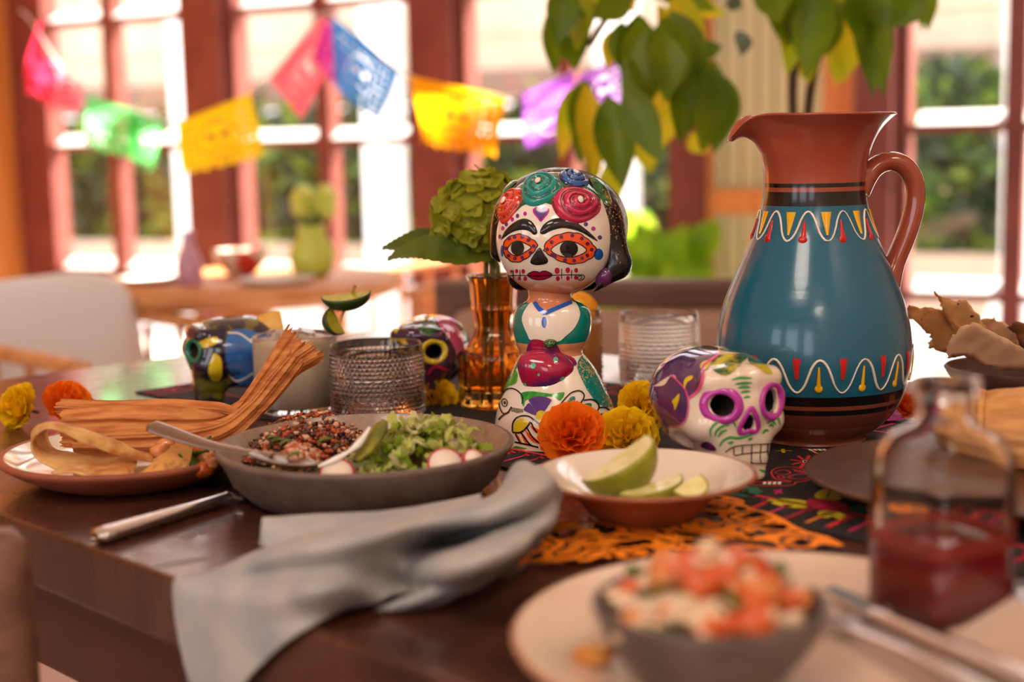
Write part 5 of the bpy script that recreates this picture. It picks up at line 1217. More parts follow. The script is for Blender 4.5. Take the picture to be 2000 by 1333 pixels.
# --- grey-brown salad bowl
M_STONE = mat('grey_brown_stoneware', (112, 92, 82), rough=.5, col2=(98, 78, 68), nscale=60, bump=.08, bscale=200)
M_STONEIN = mat('taupe_glaze', (158, 134, 116), rough=.3, col2=(146, 120, 102), nscale=120, coat=.2)
bc = aty(714, 862, 1.050); bR = 292 / (FPX / 1.064); bh = bc[2] - T
bc = np.array([bc[0], bc[1], T + .0002])
dish('salad_bowl', 'wide grey-brown stoneware bowl filled with taco salad', 'bowl', bc,
     [(0, 0), (.074, 0), (.087, .003), (.1000, .015), (.1050, .027), (bR - .0006, bh - .004), (bR, bh - .0015), (bR - .0015, bh), (bR - .004, bh)], [(bR - .004, bh), (bR - .006, bh - .003), (.1005, .026), (.088, .012), (.07, .007), (0, .006)], M_STONE, M_STONEIN)
zf = bh - .012
def bpt(px, py, z): P = at(px, py, z); return P
# minced filling: crumbs (nobody could count them)
rngn = np.random.default_rng(12)
def crumbs(name, label, poly, n, z0, z1, s0, s1, mats, wts, seed):
    rg_ = np.random.default_rng(seed); P = []
    poly = np.array(poly, float); lo, hi = poly.min(0), poly.max(0)
    pw = np.array([at(p[0], p[1], z0)[:2] for p in poly]); lo, hi = pw.min(0), pw.max(0)
    while len(P) < n:
        q = rg_.uniform(lo, hi, (n, 2)); P += list(q[inside(pw, q)])
    P = np.array(P[:n]); d = edge_dist(pw, P); z = z0 + (z1 - z0) * np.sqrt(np.clip(d / (.6 * d.max()), 0, 1)) * rg_.uniform(.35, 1, n)
    bV, bF = ellipsoid((0, 0, 0), (1, 1, 1), 5, 7); bF = np.array(bF); V = []; Fs = []; mi = []
    for i in range(n):
        s = rg_.uniform(s0, s1) * np.array([1, rg_.uniform(.5, 1), rg_.uniform(.5, .9)]); R = np.array(Matrix.Rotation(rg_.uniform(0, 6), 3, 'Z') @ Matrix.Rotation(rg_.uniform(-1, 1), 3, 'X'))
        V.append((bV * (1 + .25 * rg_.normal(size=(len(bV), 1))) * s) @ R.T + np.array([P[i, 0], P[i, 1], T + z[i]])); Fs.append(bF + i * len(bV)); mi += [rg_.choice(len(mats), p=wts)] * len(bF)
    o = obj(name, (np.concatenate(V), np.concatenate(Fs), mi), mats); o['kind'] = 'stuff'; tag(o, label, 'food')
    return o
M_MEAT = mat('browned_mince', (112, 62, 38), rough=.5, coat=.2); M_MEAT2 = mat('dark_mince', (70, 42, 30), rough=.5, coat=.2); M_MEATR = mat('red_spiced_rice', (190, 84, 34), rough=.45, coat=.2); M_BEAN = mat('pale_chicken', (214, 164, 134), rough=.5)
zi = bh - .020
crumbs('minced_filling', 'spiced red and brown mince filling the bowl beside the lettuce', [(455, 892), (500, 858), (560, 838), (640, 836), (720, 840), (715, 880), (660, 910), (560, 918), (480, 912)], 2000, zi, zi + .020, .0012, .0030, [M_MEAT, M_MEAT2, M_MEATR, M_BEAN], [.3, .25, .3, .15], 3)
crumbs('pulled_chicken', 'pale shredded chicken heaped at the front of the mince', [(540, 905), (570, 888), (610, 888), (625, 905), (600, 920), (555, 922)], 260, zi + .008, zi + .020, .0014, .0034, [M_BEAN, M_MEATR], [.8, .2], 5)
# base of the salad so no bowl floor shows
o = obj('salad_bed', lathe([(0, .004), (.09, .0), (.094, -.003)], 64, c=(bc[0], bc[1], T + zi), caps=False), mat('salad_base', (120, 92, 44), rough=.6, col2=(84, 96, 34), nscale=120, bump=.8, bscale=150)); o['kind'] = 'stuff'; tag(o, 'bed of mixed salad at the bottom of the stoneware bowl', 'food')
# shredded lettuce
M_LET = [mat('lettuce_pale', (212, 214, 116), rough=.4, transl=.3, coat=.2), mat('lettuce_green', (150, 176, 48), rough=.4, transl=.3, coat=.2), mat('lettuce_white', (226, 222, 160), rough=.4, transl=.3)]
rng = random.Random(21); VV = []; FF = []; MI = []; nb = 0
lpw = np.array([at(p[0], p[1], zi + .012)[:2] for p in [(690, 912), (725, 870), (780, 838), (860, 835), (920, 858), (945, 885), (900, 905), (820, 922), (740, 928)]])
cen = lpw.mean(0)
for k in range(230):
    while True:
        q = np.array([rng.uniform(lpw[:, 0].min(), lpw[:, 0].max()), rng.uniform(lpw[:, 1].min(), lpw[:, 1].max())])
        if inside(lpw, q[None])[0]: break
    hgt = zi + .004 + .034 * max(0, 1 - (np.linalg.norm((q - cen) / np.array([.055, .045]))) ** 2 * .8) * rng.uniform(.4, 1)
    L = rng.uniform(.012, .026); wd = rng.uniform(.004, .009); a = rng.uniform(0, 6.28); el_ = rng.uniform(-.4, .8); n = 7
    ax = np.array([math.cos(a) * math.cos(el_), math.sin(a) * math.cos(el_), math.sin(el_)]); sd_ = np.array([-math.sin(a), math.cos(a), rng.uniform(-.6, .6)]); up_ = np.cross(ax, sd_)
    ph_ = rng.uniform(0, 6); V = []
    for i in range(n):
        u = i / (n - 1) - .5
        for j in range(4):
            s = j / 3 - .5; V.append(np.array([q[0], q[1], T + hgt]) + ax * L * u + sd_ * wd * s + up_ * (.0035 * math.sin(u * 7 + ph_) + .0018 * math.sin(u * 16 + j * 2.1 + ph_)))
    VV.append(np.array(V)); FF.append(grid_faces(n, 4) + nb); MI += [rng.choices((0, 1, 2), (.45, .35, .2))[0]] * ((n - 1) * 3); nb += n * 4
o = obj('shredded_lettuce', (np.concatenate(VV), np.concatenate(FF), MI), M_LET); o['kind'] = 'stuff'; tag(o, 'heap of shredded pale green lettuce in the stoneware bowl', 'lettuce')
# avocado slice with cream, radish slices, spoon
M_AVO = mat('avocado_flesh', (150, 140, 40), rough=.45, col2=(94, 96, 22), nscale=60); M_CREMA = mat('white_cream_sauce', (240, 236, 226), rough=.25, coat=.4)
av = thing('avocado_slice', 'upright slice of avocado drizzled with white cream beside the lettuce', 'avocado', at(720, 880, zi))
obj('flesh', tube(spline(np.array([aty(694, 902, 1.0), aty(716, 876, 1.01), aty(738, 846, 1.02), aty(752, 822, 1.025)]), 24), np.interp(np.linspace(0, 1, 24), [0, .3, .8, 1], [.003, .0075, .007, .003]), 12, ratio=.55), M_AVO, av)
obj('cream_drizzle', tube(spline(np.array([aty(622, 912, .988), aty(652, 900, .99), aty(680, 884, .995), aty(700, 868, 1.0), aty(715, 848, 1.008), aty(722, 836, 1.012)]), 40), np.interp(np.linspace(0, 1, 40), [0, .2, .4, .6, .8, 1], [.0012, .0026, .0016, .0030, .0018, .0012]), 10), M_CREMA, av)
M_RAD = mat('radish_flesh', (240, 222, 204), rough=.35); M_RADS = mat('radish_skin', (206, 52, 84), rough=.35)
for k, (px, py, Y, r, lab) in enumerate(((658, 928, .985, .0125, 'radish slice at the front rim below the cream drizzle'), (870, 908, .995, .0130, 'radish slice leaning on the lettuce near the bowl rim'), (925, 897, 1.005, .008, 'small radish slice tucked beside the rim at the end of the lettuce'), (890, 874, 1.03, .008, 'radish slice half buried in the lettuce'))):
    p = aty(px, py, Y); t = thing('radish_slice', lab, 'radish', p, 0, 'radish slices in the salad')
    Mx = TR((0, 0, 0), rz=.2 * k, rx=.9)
    obj('flesh', xf(lathe([(0, -.001), (r - .0012, -.001), (r - .0012, .0011), (0, .0012)], 36, caps=False), Mx), M_RAD, t, world=False)
    obj('skin', xf(lathe([(r - .0013, -.0012), (r, -.001), (r, .0008), (r - .0013, .0013)], 36, caps=False), Mx), M_RADS, t, world=False)
for k, (px, py, Y) in enumerate(((528, 866, 1.06), (545, 872, 1.05), (518, 860, 1.065), (560, 898, 1.0), (700, 912, .98), (620, 868, 1.03))):
    p = aty(px, py, Y); o = obj('herb_sprig', leaf_vf(p, p + np.array([.012, .004, .003 * (k % 2)]), .008, droop=.1), M_HERB); tag(o, 'green herb sprig lying on the mince in the stoneware bowl', 'herb', 'herb sprigs on the mince')
M_STEEL = mat('brushed_steel', (214, 210, 208), rough=.2, metal=1); M_STEELD = mat('dark_steel', (150, 132, 118), rough=.3, metal=1)
spn = thing('spoon', 'steel spoon resting in the salad with its handle over the bowl rim', 'spoon', at(480, 900, .03))
spth = spline(np.array([aty(290, 830, 1.055), aty(330, 845, 1.048), aty(400, 868, 1.035), aty(470, 882, 1.022), aty(535, 890, 1.012)]), 40)
obj('handle', tube(spth, np.interp(np.linspace(0, 1, 40), [0, .05, .25, .6, 1], [.003, .0075, .0078, .005, .0032]), 12, ratio=.3, up=(0, -.4, 1)), M_STEELD, spn)
V, Fc = ellipsoid((0, 0, 0), (.026, .015, .006), 12, 22); V[:, 2] = np.where(V[:, 2] > 0, -V[:, 2] * .5, V[:, 2])
obj('spoon_head', xf((V, Fc), TR(aty(552, 894, 1.005), rz=-.2, ry=.15)), M_STEELD, spn)
# --- table knife at the near edge and another handle at the far edge
kn = thing('table_knife', 'steel table knife lying at the table edge below the terracotta plate', 'knife', at(310, 1015, .0))
kp = spline(np.array([at(186, 1050, .006), at(230, 1036, .006), at(310, 1012, .006), at(400, 985, .006), at(445, 970, .006)]), 40)
obj('handle', tube(kp, np.interp(np.linspace(0, 1, 40), [0, .03, .12, .7, 1], [.004, .0085, .0095, .0072, .006]), 14, ratio=.62), M_STEEL, kn)
kb = at(445, 970, .006); kd_ = kb - at(400, 985, .006); kd_ /= np.linalg.norm(kd_)
obj('blade', frame_box(kb - np.array([0, 0, .001]), kd_ * .09, np.cross(kd_, (0, 0, 1)) * .014, (0, 0, .0015)), M_STEEL, kn, smooth=False)
fk = thing('fork', 'steel fork handle at the table edge beyond the terracotta plate', 'fork', at(-20, 895, 0))
obj('handle', tube([at(-120, 915, .004), at(20, 886, .004)], .0035, 10, ratio=.5), M_STEEL, fk)
for k in range(4): obj('tine', tube([at(-170 + 3 * k, 925 + 5 * k, .004), at(-120, 915, .004)], .0012, 6), M_STEEL, fk)
# --- lime dish
M_LIMEDISH = mat('terracotta_dish', (176, 106, 74), rough=.45, col2=(150, 84, 56), nscale=20)
lc = aty(1258, 922, .955); lR = 219 / (FPX / .975); lh = lc[2] - T; lc = np.array([lc[0], lc[1], T + .0046])
lh -= .0044
dish('lime_dish', 'flared terracotta dish with cream glaze holding lime wedges', 'dish', lc,
     [(0, 0), (.034, 0), (.037, .0015), (.047, lh * .45), (.060, lh * .78), (lR - .004, lh - .004), (lR, lh - .0015), (lR - .001, lh), (lR - .003, lh)], [(lR - .003, lh), (lR - .016, lh - .005), (.053, lh - .010), (.048, lh - .013), (.040, lh - .018), (.03, lh - .020), (0, lh - .0205)], M_LIMEDISH, M_PLATEGL)
M_LRIND = mat('lime_rind', (120, 124, 12), rough=.35, col2=(156, 150, 24), nscale=30, bump=.2, bscale=250, coat=.2); M_LFLESH = mat('lime_flesh', (236, 226, 164), rough=.25, col2=(224, 208, 130), nscale=120, coat=.3)
def wedge(label, A, B, outv, r, half=.62, parent_group='lime wedges in the dish', rind=M_LRIND, flesh=M_LFLESH, n=18, nb=11):
    """a sector of a lime: its straight core runs from A to B, the rind bulges along outv"""
    A = np.asarray(A, float); B = np.asarray(B, float); mid = (A + B) / 2; L = np.linalg.norm(B - A) / 2; ax = (B - A) / (2 * L)
    o_ = np.asarray(outv, float); o_ = o_ - ax * (o_ @ ax); o_ /= np.linalg.norm(o_); sd_ = np.cross(ax, o_)
    t = thing('lime_wedge', label, 'lime', mid, 0, parent_group); rv = []; f1 = []; f2 = []; pith = []
    for i in range(n):
        a = PI * i / (n - 1); s = math.sin(a) ** .9; c = mid - ax * L * math.cos(a); c0 = mid - ax * L * .97 * math.cos(a)
        row = [c + (o_ * math.cos(b) + sd_ * math.sin(b)) * r * s for b in np.linspace(-half, half, nb)]
        rv += row; f1 += [row[0], row[0] * .12 + c0 * .88 + (row[0] - c0) * 0, c0]; f2 += [c0, row[-1] * .12 + c0 * .88, row[-1]]
    obj('rind', (rv, grid_faces(n, nb)), rind, t, solid=.0012); obj('flesh', (f1, grid_faces(n, 3)), flesh, t, smooth=False); obj('flesh', (f2, grid_faces(n, 3)), flesh, t, smooth=False)
wedge('large lime wedge standing on its edge with its pointed end up', aty(1136, 938, .94), aty(1262, 850, .962), (.75, -.75, -.55), .029, half=.66)
wedge('lime wedge lying at the front of the dish', aty(1208, 964, .925), aty(1326, 926, .955), (.5, -.5, -.75), .015, half=.7)
wedge('lime wedge at the side of the dish with its cut face to the camera', aty(1312, 958, .935), aty(1366, 926, .95), (.9, .15, -.4), .016, half=.6)
# --- napkin
M_NAP = mat('blue_grey_linen', (186, 180, 172), rough=.9, col2=(158, 160, 164), nscale=26, nlo=.35, nhi=.7, bump=.5, bscale=900)
nap = thing('napkin', 'rumpled blue-grey linen napkin trailing over the table edge below the bowl', 'napkin', at(700, 1120, 0))
def ptz(r): return np.array([[at(*p) for p in q] for q in r])
def ate(px, py, e=.007):                  # on the upright plane just outside the near table edge
    d = ray(px, py); n_ = np.array([S2, S2, 0]); return CAM + d * ((U0 - e - CAM @ n_) / (d @ n_))
def ptz2(r): return np.array([[at(*p) if len(p) == 3 else ate(*p) for p in q] for q in r])
NP = [[(1058, 912, 0.047), (1080, 935, 0.057), (1096, 960, 0.041), (1100, 985, 0.018), (1092, 1010, 0.004)],
      [(1010, 912, 0.035), (1030, 960, 0.059), (1050, 1000, 0.041), (1066, 1030, 0.041), (1052, 1060, 0.004)],
      [(960, 972, 0.018), (950, 1000, 0.049), (965, 1035, 0.030), (985, 1080, 0.046), (970, 1120, 0.004)],
      [(880, 982, 0.014), (850, 1015, 0.049), (870, 1060, 0.012), (890, 1105, 0.041), (880, 1160, 0.004)],
      [(780, 1002, 0.014), (740, 1036, 0.049), (745, 1085, 0.032), (775, 1130, 0.010), (800, 1160, 0.008)],
      [(680, 1028, 0.012), (630, 1058, 0.046), (630, 1110, 0.032), (655, 1150, 0.030), (690, 1185, 0.006)],
      [(590, 1046, 0.008), (530, 1078, 0.032), (520, 1125, 0.018), (555, 1175, 0.016), (630, 1212, 0.004)],
      [(485, 1086, 0.005), (440, 1112, 0.010), (440, 1155, 0.006), (490, 1205), (575, 1244)],
      [(430, 1108, 0.004), (385, 1134, 0.005), (392, 1190), (430, 1250), (520, 1290)],
      [(408, 1116, 0.003), (356, 1142), (372, 1230), (410, 1290), (480, 1335)],
      [(400, 1120, 0.003), (342, 1146), (362, 1290), (396, 1340), (446, 1385)],
      [(396, 1122, 0.003), (338, 1148), (376, 1350), (404, 1390), (430, 1430)]]
obj('cloth', patch(ptz2(NP), 120, 60, wrinkle=.003, wscale=26), M_NAP, nap, solid=.0016)
NB = [[(512, 1012, .022), (510, 1035, .016), (508, 1068, .006)], [(620, 1006, .022), (620, 1030, .018), (620, 1075, .010)], [(740, 1000, .024), (740, 1025, .022), (740, 1060, .014)], [(850, 984, .024), (850, 1005, .022), (850, 1040, .014)], [(940, 966, .022), (940, 985, .02), (940, 1010, .014)]]
obj('folded_edge', patch(ptz(NB), 50, 18, wrinkle=.0008, wscale=40, seed=3), M_NAP, nap, solid=.0016)
NC = [[(735, 1192, .003), (760, 1182, .006), (800, 1165, .010)], [(800, 1190, .003), (830, 1170, .012), (850, 1140, .018)], [(900, 1165, .004), (920, 1130, .018), (925, 1095, .022)], [(990, 1115, .005), (1000, 1080, .020), (995, 1050, .026)]]
obj('corner_fold', patch(ptz(NC), 40, 20, wrinkle=.0015, wscale=40, seed=6), M_NAP, nap, solid=.0016)
# ------------------------------------------------------------------ glasses
GLASS = glass_mat('clear_glass', (252, 250, 246)); GLASS_S = glass_mat('smoky_glass', (226, 214, 206)); AMBER = glass_mat('amber_glass', (255, 190, 84))
def tumbler(name, label, c, R, h, mt, beads=True, rows=15, per=60, seed=0):
    t = thing(name, label, 'glass', c)
    n = per * 6; nz = rows * 8 + 10; z = np.linspace(0, h, nz); A = np.linspace(0, 2 * PI, n, endpoint=False)
    zz = z[:, None]; aa_ = A[None]
    f = zz / h
    band = np.clip((zz - .05 * h) / (.86 * h), 0, 1) * rows; row = np.floor(band); fr_ = band - row
    big = np.isin(row, (4, 9)).astype(float); pr = np.where(big > 0, per / 2, per)
    sh = (row % 2) * .5
    ph_ = (aa_ * pr / (2 * PI) + sh) % 1
    dx = (ph_ - .5) * 2; dy = (fr_ - .5) * 2
    bump_ = np.sqrt(np.clip(1 - dx ** 2 * 1.05 - dy ** 2 * 1.05, 0, 1)) * (.0017 + .0008 * big) * ((band > 0) & (band < rows))
    Rr = R - .0025 + bump_ if beads else (R - .001) * np.ones((nz, n))
    if not beads: Rr = Rr + 0 * bump_
    V = np.stack([Rr * np.cos(aa_), Rr * np.sin(aa_), zz * np.ones_like(aa_)], -1).reshape(-1, 3)
    ri = R - .0045; lip = [(R - .0030, h + .0010), (R - .0040, h + .0010), (ri, h)]; inn = [(ri, h * .6), (ri - .0006, .009), (ri - .004, .006), (0, .006)]
    prof = lip + inn; V2 = []
    for r_, z_ in prof: V2.append(np.stack([r_ * np.cos(A), r_ * np.sin(A), np.full(n, z_)], -1))
    Vall = np.concatenate([V] + V2); k = nz + len(prof)
    Fq = grid_faces(k, n, False, True)[:, [0, 3, 2, 1]]
    Fc = [tuple(q) for q in Fq] + [tuple(range(n))[::-1]]
    obj('glass_body', (Vall, Fc), mt, t, world=False)
    return t
gY = 1.355; gc = aty(739, 812, gY); gc[2] = T + .0022
gz = aty(739, 673, gY)[2] - gc[2]
tumbler('beaded_tumbler', 'smoky beaded glass tumbler behind the salad bowl', gc, 94 / (FPX / (gY + .03)), gz, GLASS_S)
gY2 = 1.50; g2 = aty(1288, 760, gY2); g2[2] = T + .0022
tumbler('beaded_tumbler', 'clear beaded glass tumbler between the figurine and the jug', g2, 80 / (FPX / (gY2 + .03)), aty(1288, 612, gY2)[2] - g2[2], GLASS)
# glass of orange juice behind the figurine
gY3 = 1.46; g3 = aty(1138, 760, gY3); g3[2] = T + .0022; h3 = aty(1138, 605, gY3)[2] - g3[2]; R3 = 42 / (FPX / gY3)
oj = tumbler('beaded_tumbler', 'beaded glass of orange juice behind the figurine', g3, R3, h3, GLASS, per=44)
obj('orange_juice', lathe([(0, .0065), (R3 - .0042, .0055), (R3 - .0042, h3 * .86), (0, h3 * .86)], 40, caps=False), mat('orange_juice', (255, 158, 10), rough=.2, transl=.3), oj, world=False)
os_ = aty(1138, 596, gY3)
o = obj('orange_slice', xf(lathe([(0, -.002), (.019, -.002), (.020, 0), (.019, .002), (0, .002)], 32, caps=False), TR(os_ + np.array([0, 0, -.006]), rz=.6, rx=1.3)), mat('orange_fruit', (250, 158, 20), rough=.4, col2=(255, 196, 60), nscale=80)); tag(o, 'orange slice on the rim of the juice glass behind the figurine', 'orange slice')
# white cocktail
gY4 = 1.40; g4 = aty(582, 815, gY4); g4[2] = T + .0022; h4 = aty(582, 655, gY4)[2] - g4[2]; R4 = 84 / (FPX / (gY4 + .02))
ck = tumbler('cocktail_glass', 'smooth glass of cloudy white cocktail with ice behind the corn husk', g4, R4, h4, GLASS, beads=False, rows=2, per=12)
obj('cloudy_drink', lathe([(0, .0065), (R4 - .0042, .0055), (R4 - .0042, h4 * .95), (0, h4 * .95)], 48, caps=False), mat('cloudy_cocktail', (236, 214, 186), rough=.3, sss=.3), ck, world=False)
rng = random.Random(4); M_ICE = glass_mat('ice', (250, 250, 255), ior=1.31)
for k in range(6):
    a = k * 1.05; r_ = .018 if k else 0
    p = (g4[0] + r_ * math.cos(a), g4[1] + r_ * math.sin(a), g4[2] + h4 * .95 + rng.uniform(.0, .003)); V, Fc = box((-.008, -.008, -.008), (.008, .008, .006))
    o = obj('ice_cube', xf((V, Fc), TR(p, rng.uniform(0, 3), .3, .2)), M_ICE, smooth=False, bevel=.002); tag(o, 'ice cube floating in the cloudy white cocktail', 'ice', 'ice cubes in the cocktail')
M_LIMEG = mat('dark_lime_rind', (46, 66, 16), rough=.35); M_LIMEP = mat('lime_pulp', (176, 168, 44), rough=.3, col2=(150, 150, 36), nscale=160, coat=.3)
lY = 1.36
wedge('upper lime wedge skewered above the cocktail glass', aty(628, 579, lY), aty(723, 568, lY), (.05, .12, -1), .0165, half=1.35, parent_group='lime garnish on the cocktail', rind=M_LIMEG, flesh=M_LIMEP)
wedge('lower lime wedge sitting on the cocktail glass rim', aty(648, 600, lY), aty(674, 650, lY), (-1, .25, -.35), .016, half=1.2, parent_group='lime garnish on the cocktail', rind=M_LIMEG, flesh=M_LIMEP)
o = obj('cocktail_pick', tube([aty(694, 557, lY), aty(652, 655, lY)], .0016, 8), mat('bamboo', (206, 160, 90), rough=.6)); tag(o, 'bamboo pick through the two lime wedges', 'pick')
o = obj('pineapple_wedge', patch(np.array([[aty(504, 622, 1.47), aty(504, 648, 1.46)], [aty(530, 612, 1.47), aty(528, 650, 1.46)], [aty(548, 612, 1.47), aty(556, 650, 1.46)]]), 10, 8), mat('pineapple', (232, 184, 84), rough=.5, col2=(216, 156, 60), nscale=60), solid=.008); tag(o, 'yellow fruit wedge standing behind the cocktail glass', 'fruit')

# ------------------------------------------------------------------ amber vase with hydrangea
vY = 1.405; vb = aty(969, 800, vY); vb[2] = T + .0022
va = thing('amber_vase', 'pressed amber glass vase with a flared base holding a hydrangea', 'vase', vb)
SVp = FPX / (vY + .02); vz = lambda py: max(0, aty(969, py, vY)[2] - vb[2])
vp = [(72, 806), (73, 790), (71, 740), (71, 715), (72, 696), (68, 686), (58, 678), (47, 665), (40, 650), (37, 635), (39, 620), (42, 608), (45, 602), (44, 595), (46, 560), (48, 548), (53, 538)]
pr = [(r / SVp, vz(y)) for r, y in vp]
def facet(R, Z, A):
    k = np.clip(1 - np.abs(Z - .03) / .035, 0, 1); f = 1 - .05 * np.abs(np.sin(A * 5)); d = .0011 * np.abs(np.sin(A * 10 + Z * 160)) * np.abs(np.sin(A * 10 - Z * 160)) * k
    return R * f + d, Z
po = spline(np.array(pr), 60); po[0] = (po[0][0], 0)
full = [(0, 0)] + [tuple(p) for p in po] + [(po[-1][0] - .0015, po[-1][1] + .001)] + [(max(.001, r - .0035), z) for r, z in po[::-1] if z > .012] + [(0, .012)]
obj('vase_body', lathe(full, 120, caps=False, fn=facet), AMBER, va, world=False)
M_HSTEM = mat('hydrangea_stem', (96, 96, 30), rough=.5)
for a, b in (((950, 520), (945, 780)), ((972, 520), (985, 770)), ((962, 520), (958, 785))):
    o = obj('stalk', tube([aty(*b, vY), aty((a[0] + b[0]) / 2, (a[1] + b[1]) / 2, vY), aty(*a, vY), aty(948, 470, vY)], .0026, 8), M_HSTEM, va)
M_HYD = mat('hydrangea_petal', (178, 176, 44), rough=.55, col2=(150, 152, 28), nscale=60, transl=.35); M_HYDL = mat('hydrangea_leaf', (98, 114, 26), rough=.45, col2=(72, 92, 18), nscale=40, transl=.3, bump=.3, bscale=120)
hy = thing('hydrangea', 'green hydrangea head with two broad toothed leaves in the amber vase', 'flower', aty(955, 520, vY))
fm = []
Vf = []; Ff = []; nbp = 0
for k in range(4):
    a = k * PI / 2; nu, nv = 5, 5
    for i in range(nu):
        t_ = i / (nu - 1)
        for j in range(nv):
            s = (j / (nv - 1) - .5) * 2; w_ = .0062 * math.sin(PI * min(1, .12 + t_ * .8)) ; x_ = .0125 * t_; y_ = w_ * s * 1.05
            Vf.append((x_ * math.cos(a) - y_ * math.sin(a), x_ * math.sin(a) + y_ * math.cos(a), .0016 * s * s + .003 * t_ * t_))
    Ff.append(grid_faces(nu, nv) + nbp); nbp += nu * nv
flm = mesh('floret', Vf, np.concatenate(Ff)); flm.materials.append(M_HYD)
hcn = aty(925, 420, vY); hr_ = np.array([76, 70, 78]) / SVp
rng = random.Random(6); nF = 95
for k in range(nF):
    zf_ = 1 - 2 * (k + .5) / nF; a = k * 2.39996; rr = math.sqrt(1 - zf_ * zf_); d = Vector((rr * math.cos(a), rr * math.sin(a), zf_))
    if d.z < -.75: continue
    p = hcn + np.array(d) * hr_ * rng.uniform(.9, 1.06); p = p + (np.array([14, 0, 0]) / SVp if d.z > .3 else 0)
    o = bpy.data.objects.new('floret', flm); COL.objects.link(o); o.parent = hy
    q = (d + Vector((rng.uniform(-.3, .3), rng.uniform(-.3, .3), rng.uniform(-.2, .3)))).to_track_quat('Z', 'Y').to_matrix().to_4x4() @ Matrix.Rotation(rng.uniform(0, 6), 4, 'Z') @ Matrix.Scale(rng.uniform(.85, 1.2), 4)
    o.matrix_local = Matrix.Translation(Vector(p) - hy.location) @ q
obj('flower_core', ellipsoid(hcn, hr_ * .86, 14, 20), M_HYD, hy)
def tooth_leaf(name, spine, widths, mt, parent, nu=40, nv=12, serr=2.2):
    S = spline(np.array(spine, float), nu); Wd = np.interp(np.linspace(0, 1, nu), np.linspace(0, 1, len(widths)), widths); t_ = np.gradient(S[:, :2], axis=0); nr = np.stack([-t_[:, 1], t_[:, 0]], 1); nr /= np.linalg.norm(nr, axis=1)[:, None]; V = []
    for i in range(nu):
        for j in range(nv):
            s = j / (nv - 1) * 2 - 1; e = serr * ((i % 3) / 2) * abs(s) ** 6; p = S[i, :2] + nr[i] * s * (Wd[i] / 2 + e)
            V.append(aty(p[0], p[1], S[i, 2] + .012 * s) + np.array([0, 0, .003 * abs(s)]) - np.array([0, .0012 * math.sin(i * .9), 0]))
    return obj(name, (V, grid_faces(nu, nv)), mt, parent)
tooth_leaf('leaf', [(962, 505, 1.39), (900, 498, 1.37), (830, 490, 1.36), (790, 498, 1.355), (757, 512, 1.35)], [20, 50, 46, 26, 2], M_HYDL, hy)
tooth_leaf('leaf', [(930, 480, 1.42), (870, 475, 1.42), (820, 475, 1.425), (780, 484, 1.43), (746, 490, 1.43)], [30, 44, 44, 28, 2], M_HYDL, hy)
tooth_leaf('leaf', [(960, 450, 1.40), (962, 480, 1.39), (960, 505, 1.385)], [30, 44, 16], M_HYDL, hy, nu=16)

# ------------------------------------------------------------------ bowl of dry leaves
M_DKBOWL = mat('dark_brown_clay', (92, 58, 48), rough=.55, col2=(74, 44, 36), nscale=14)
dY = 1.30; db = aty(1985, 800, dY); dR = 138 / (FPX / (dY + .02)); dh = aty(1985, 715, dY)[2] - T; db[2] = T + .0002
dish('clay_bowl', 'dark brown clay bowl full of dry leaves behind the sauce bottle', 'bowl', db, [(0, 0), (.026, 0), (.030, .002), (.046, .020), (.060, dh * .75), (dR, dh - .002), (dR - .0015, dh), (dR - .003, dh)], [(dR - .003, dh), (.056, dh * .7), (.040, .018), (0, .008)], M_DKBOWL, M_DKBOWL)
M_DRY = mat('dry_leaf', (228, 178, 116), rough=.65, col2=(204, 142, 80), nscale=28, transl=.2, glit=(86, 50, 30), gscale=160, gth=.70); M_DRY2 = mat('pale_dry_leaf', (232, 188, 144), rough=.65, col2=(216, 164, 118), nscale=20, transl=.15)
M_DRYB = mat('brown_dry_leaf', (142, 88, 54), rough=.6, col2=(104, 58, 36), nscale=30)
def dry_leaf(label, poly, Y, mt, tilt=0., bow=.008, seed=0):
    P = np.array(poly, float); c = P.mean(0); rng = np.random.default_rng(seed); Q = []
    for i in range(len(P)):                       # jagged outline
        a, b = P[i], P[(i + 1) % len(P)]; m_ = 6
        for k in range(m_): Q.append(a + (b - a) * k / m_ + rng.normal(size=2) * 1.6 * (k > 0))
    Q = np.array(Q); ext = np.ptp(Q, axis=0); st = max(ext) / 16
    gx, gy = np.meshgrid(np.arange(Q[:, 0].min(), Q[:, 0].max(), st), np.arange(Q[:, 1].min(), Q[:, 1].max(), st)); g = np.stack([gx.ravel(), gy.ravel()], 1); g = g[inside(Q, g) & (edge_dist(Q, g) > st * .4)]
    r = delaunay_2d_cdt([Vector(p) for p in np.concatenate([Q, g])], [], [list(range(len(Q)))], 1, 1e-5)
    V = []
    for v in r[0]:
        dx, dy = (v.x - c[0]) / ext[0], (v.y - c[1]) / ext[1]
        V.append(aty(v.x, v.y, Y + tilt * dy + bow * math.sin(dx * 5 + seed) + .003 * mnoise.noise(Vector((v.x * .05, v.y * .05, seed)))))
    o = obj('dry_leaf', (V, r[2]), mt, solid=.0008); tag(o, label, 'leaf', 'dry leaves in the clay bowl')
dry_leaf('spotted dry leaf pointing out over the bowl rim toward the jug', [(1768, 612), (1776, 596), (1800, 603), (1806, 600), (1838, 606), (1880, 640), (1880, 690), (1848, 690), (1816, 682), (1812, 670), (1822, 662), (1800, 640)], 1.285, M_DRY, .02, seed=1)
dry_leaf('upright dry leaf with a thin dark tip and brown spots', [(1824, 570), (1840, 582), (1868, 590), (1888, 586), (1908, 612), (1930, 650), (1950, 690), (1900, 690), (1866, 650), (1840, 608), (1836, 590)], 1.275, M_DRY, .02, seed=2)
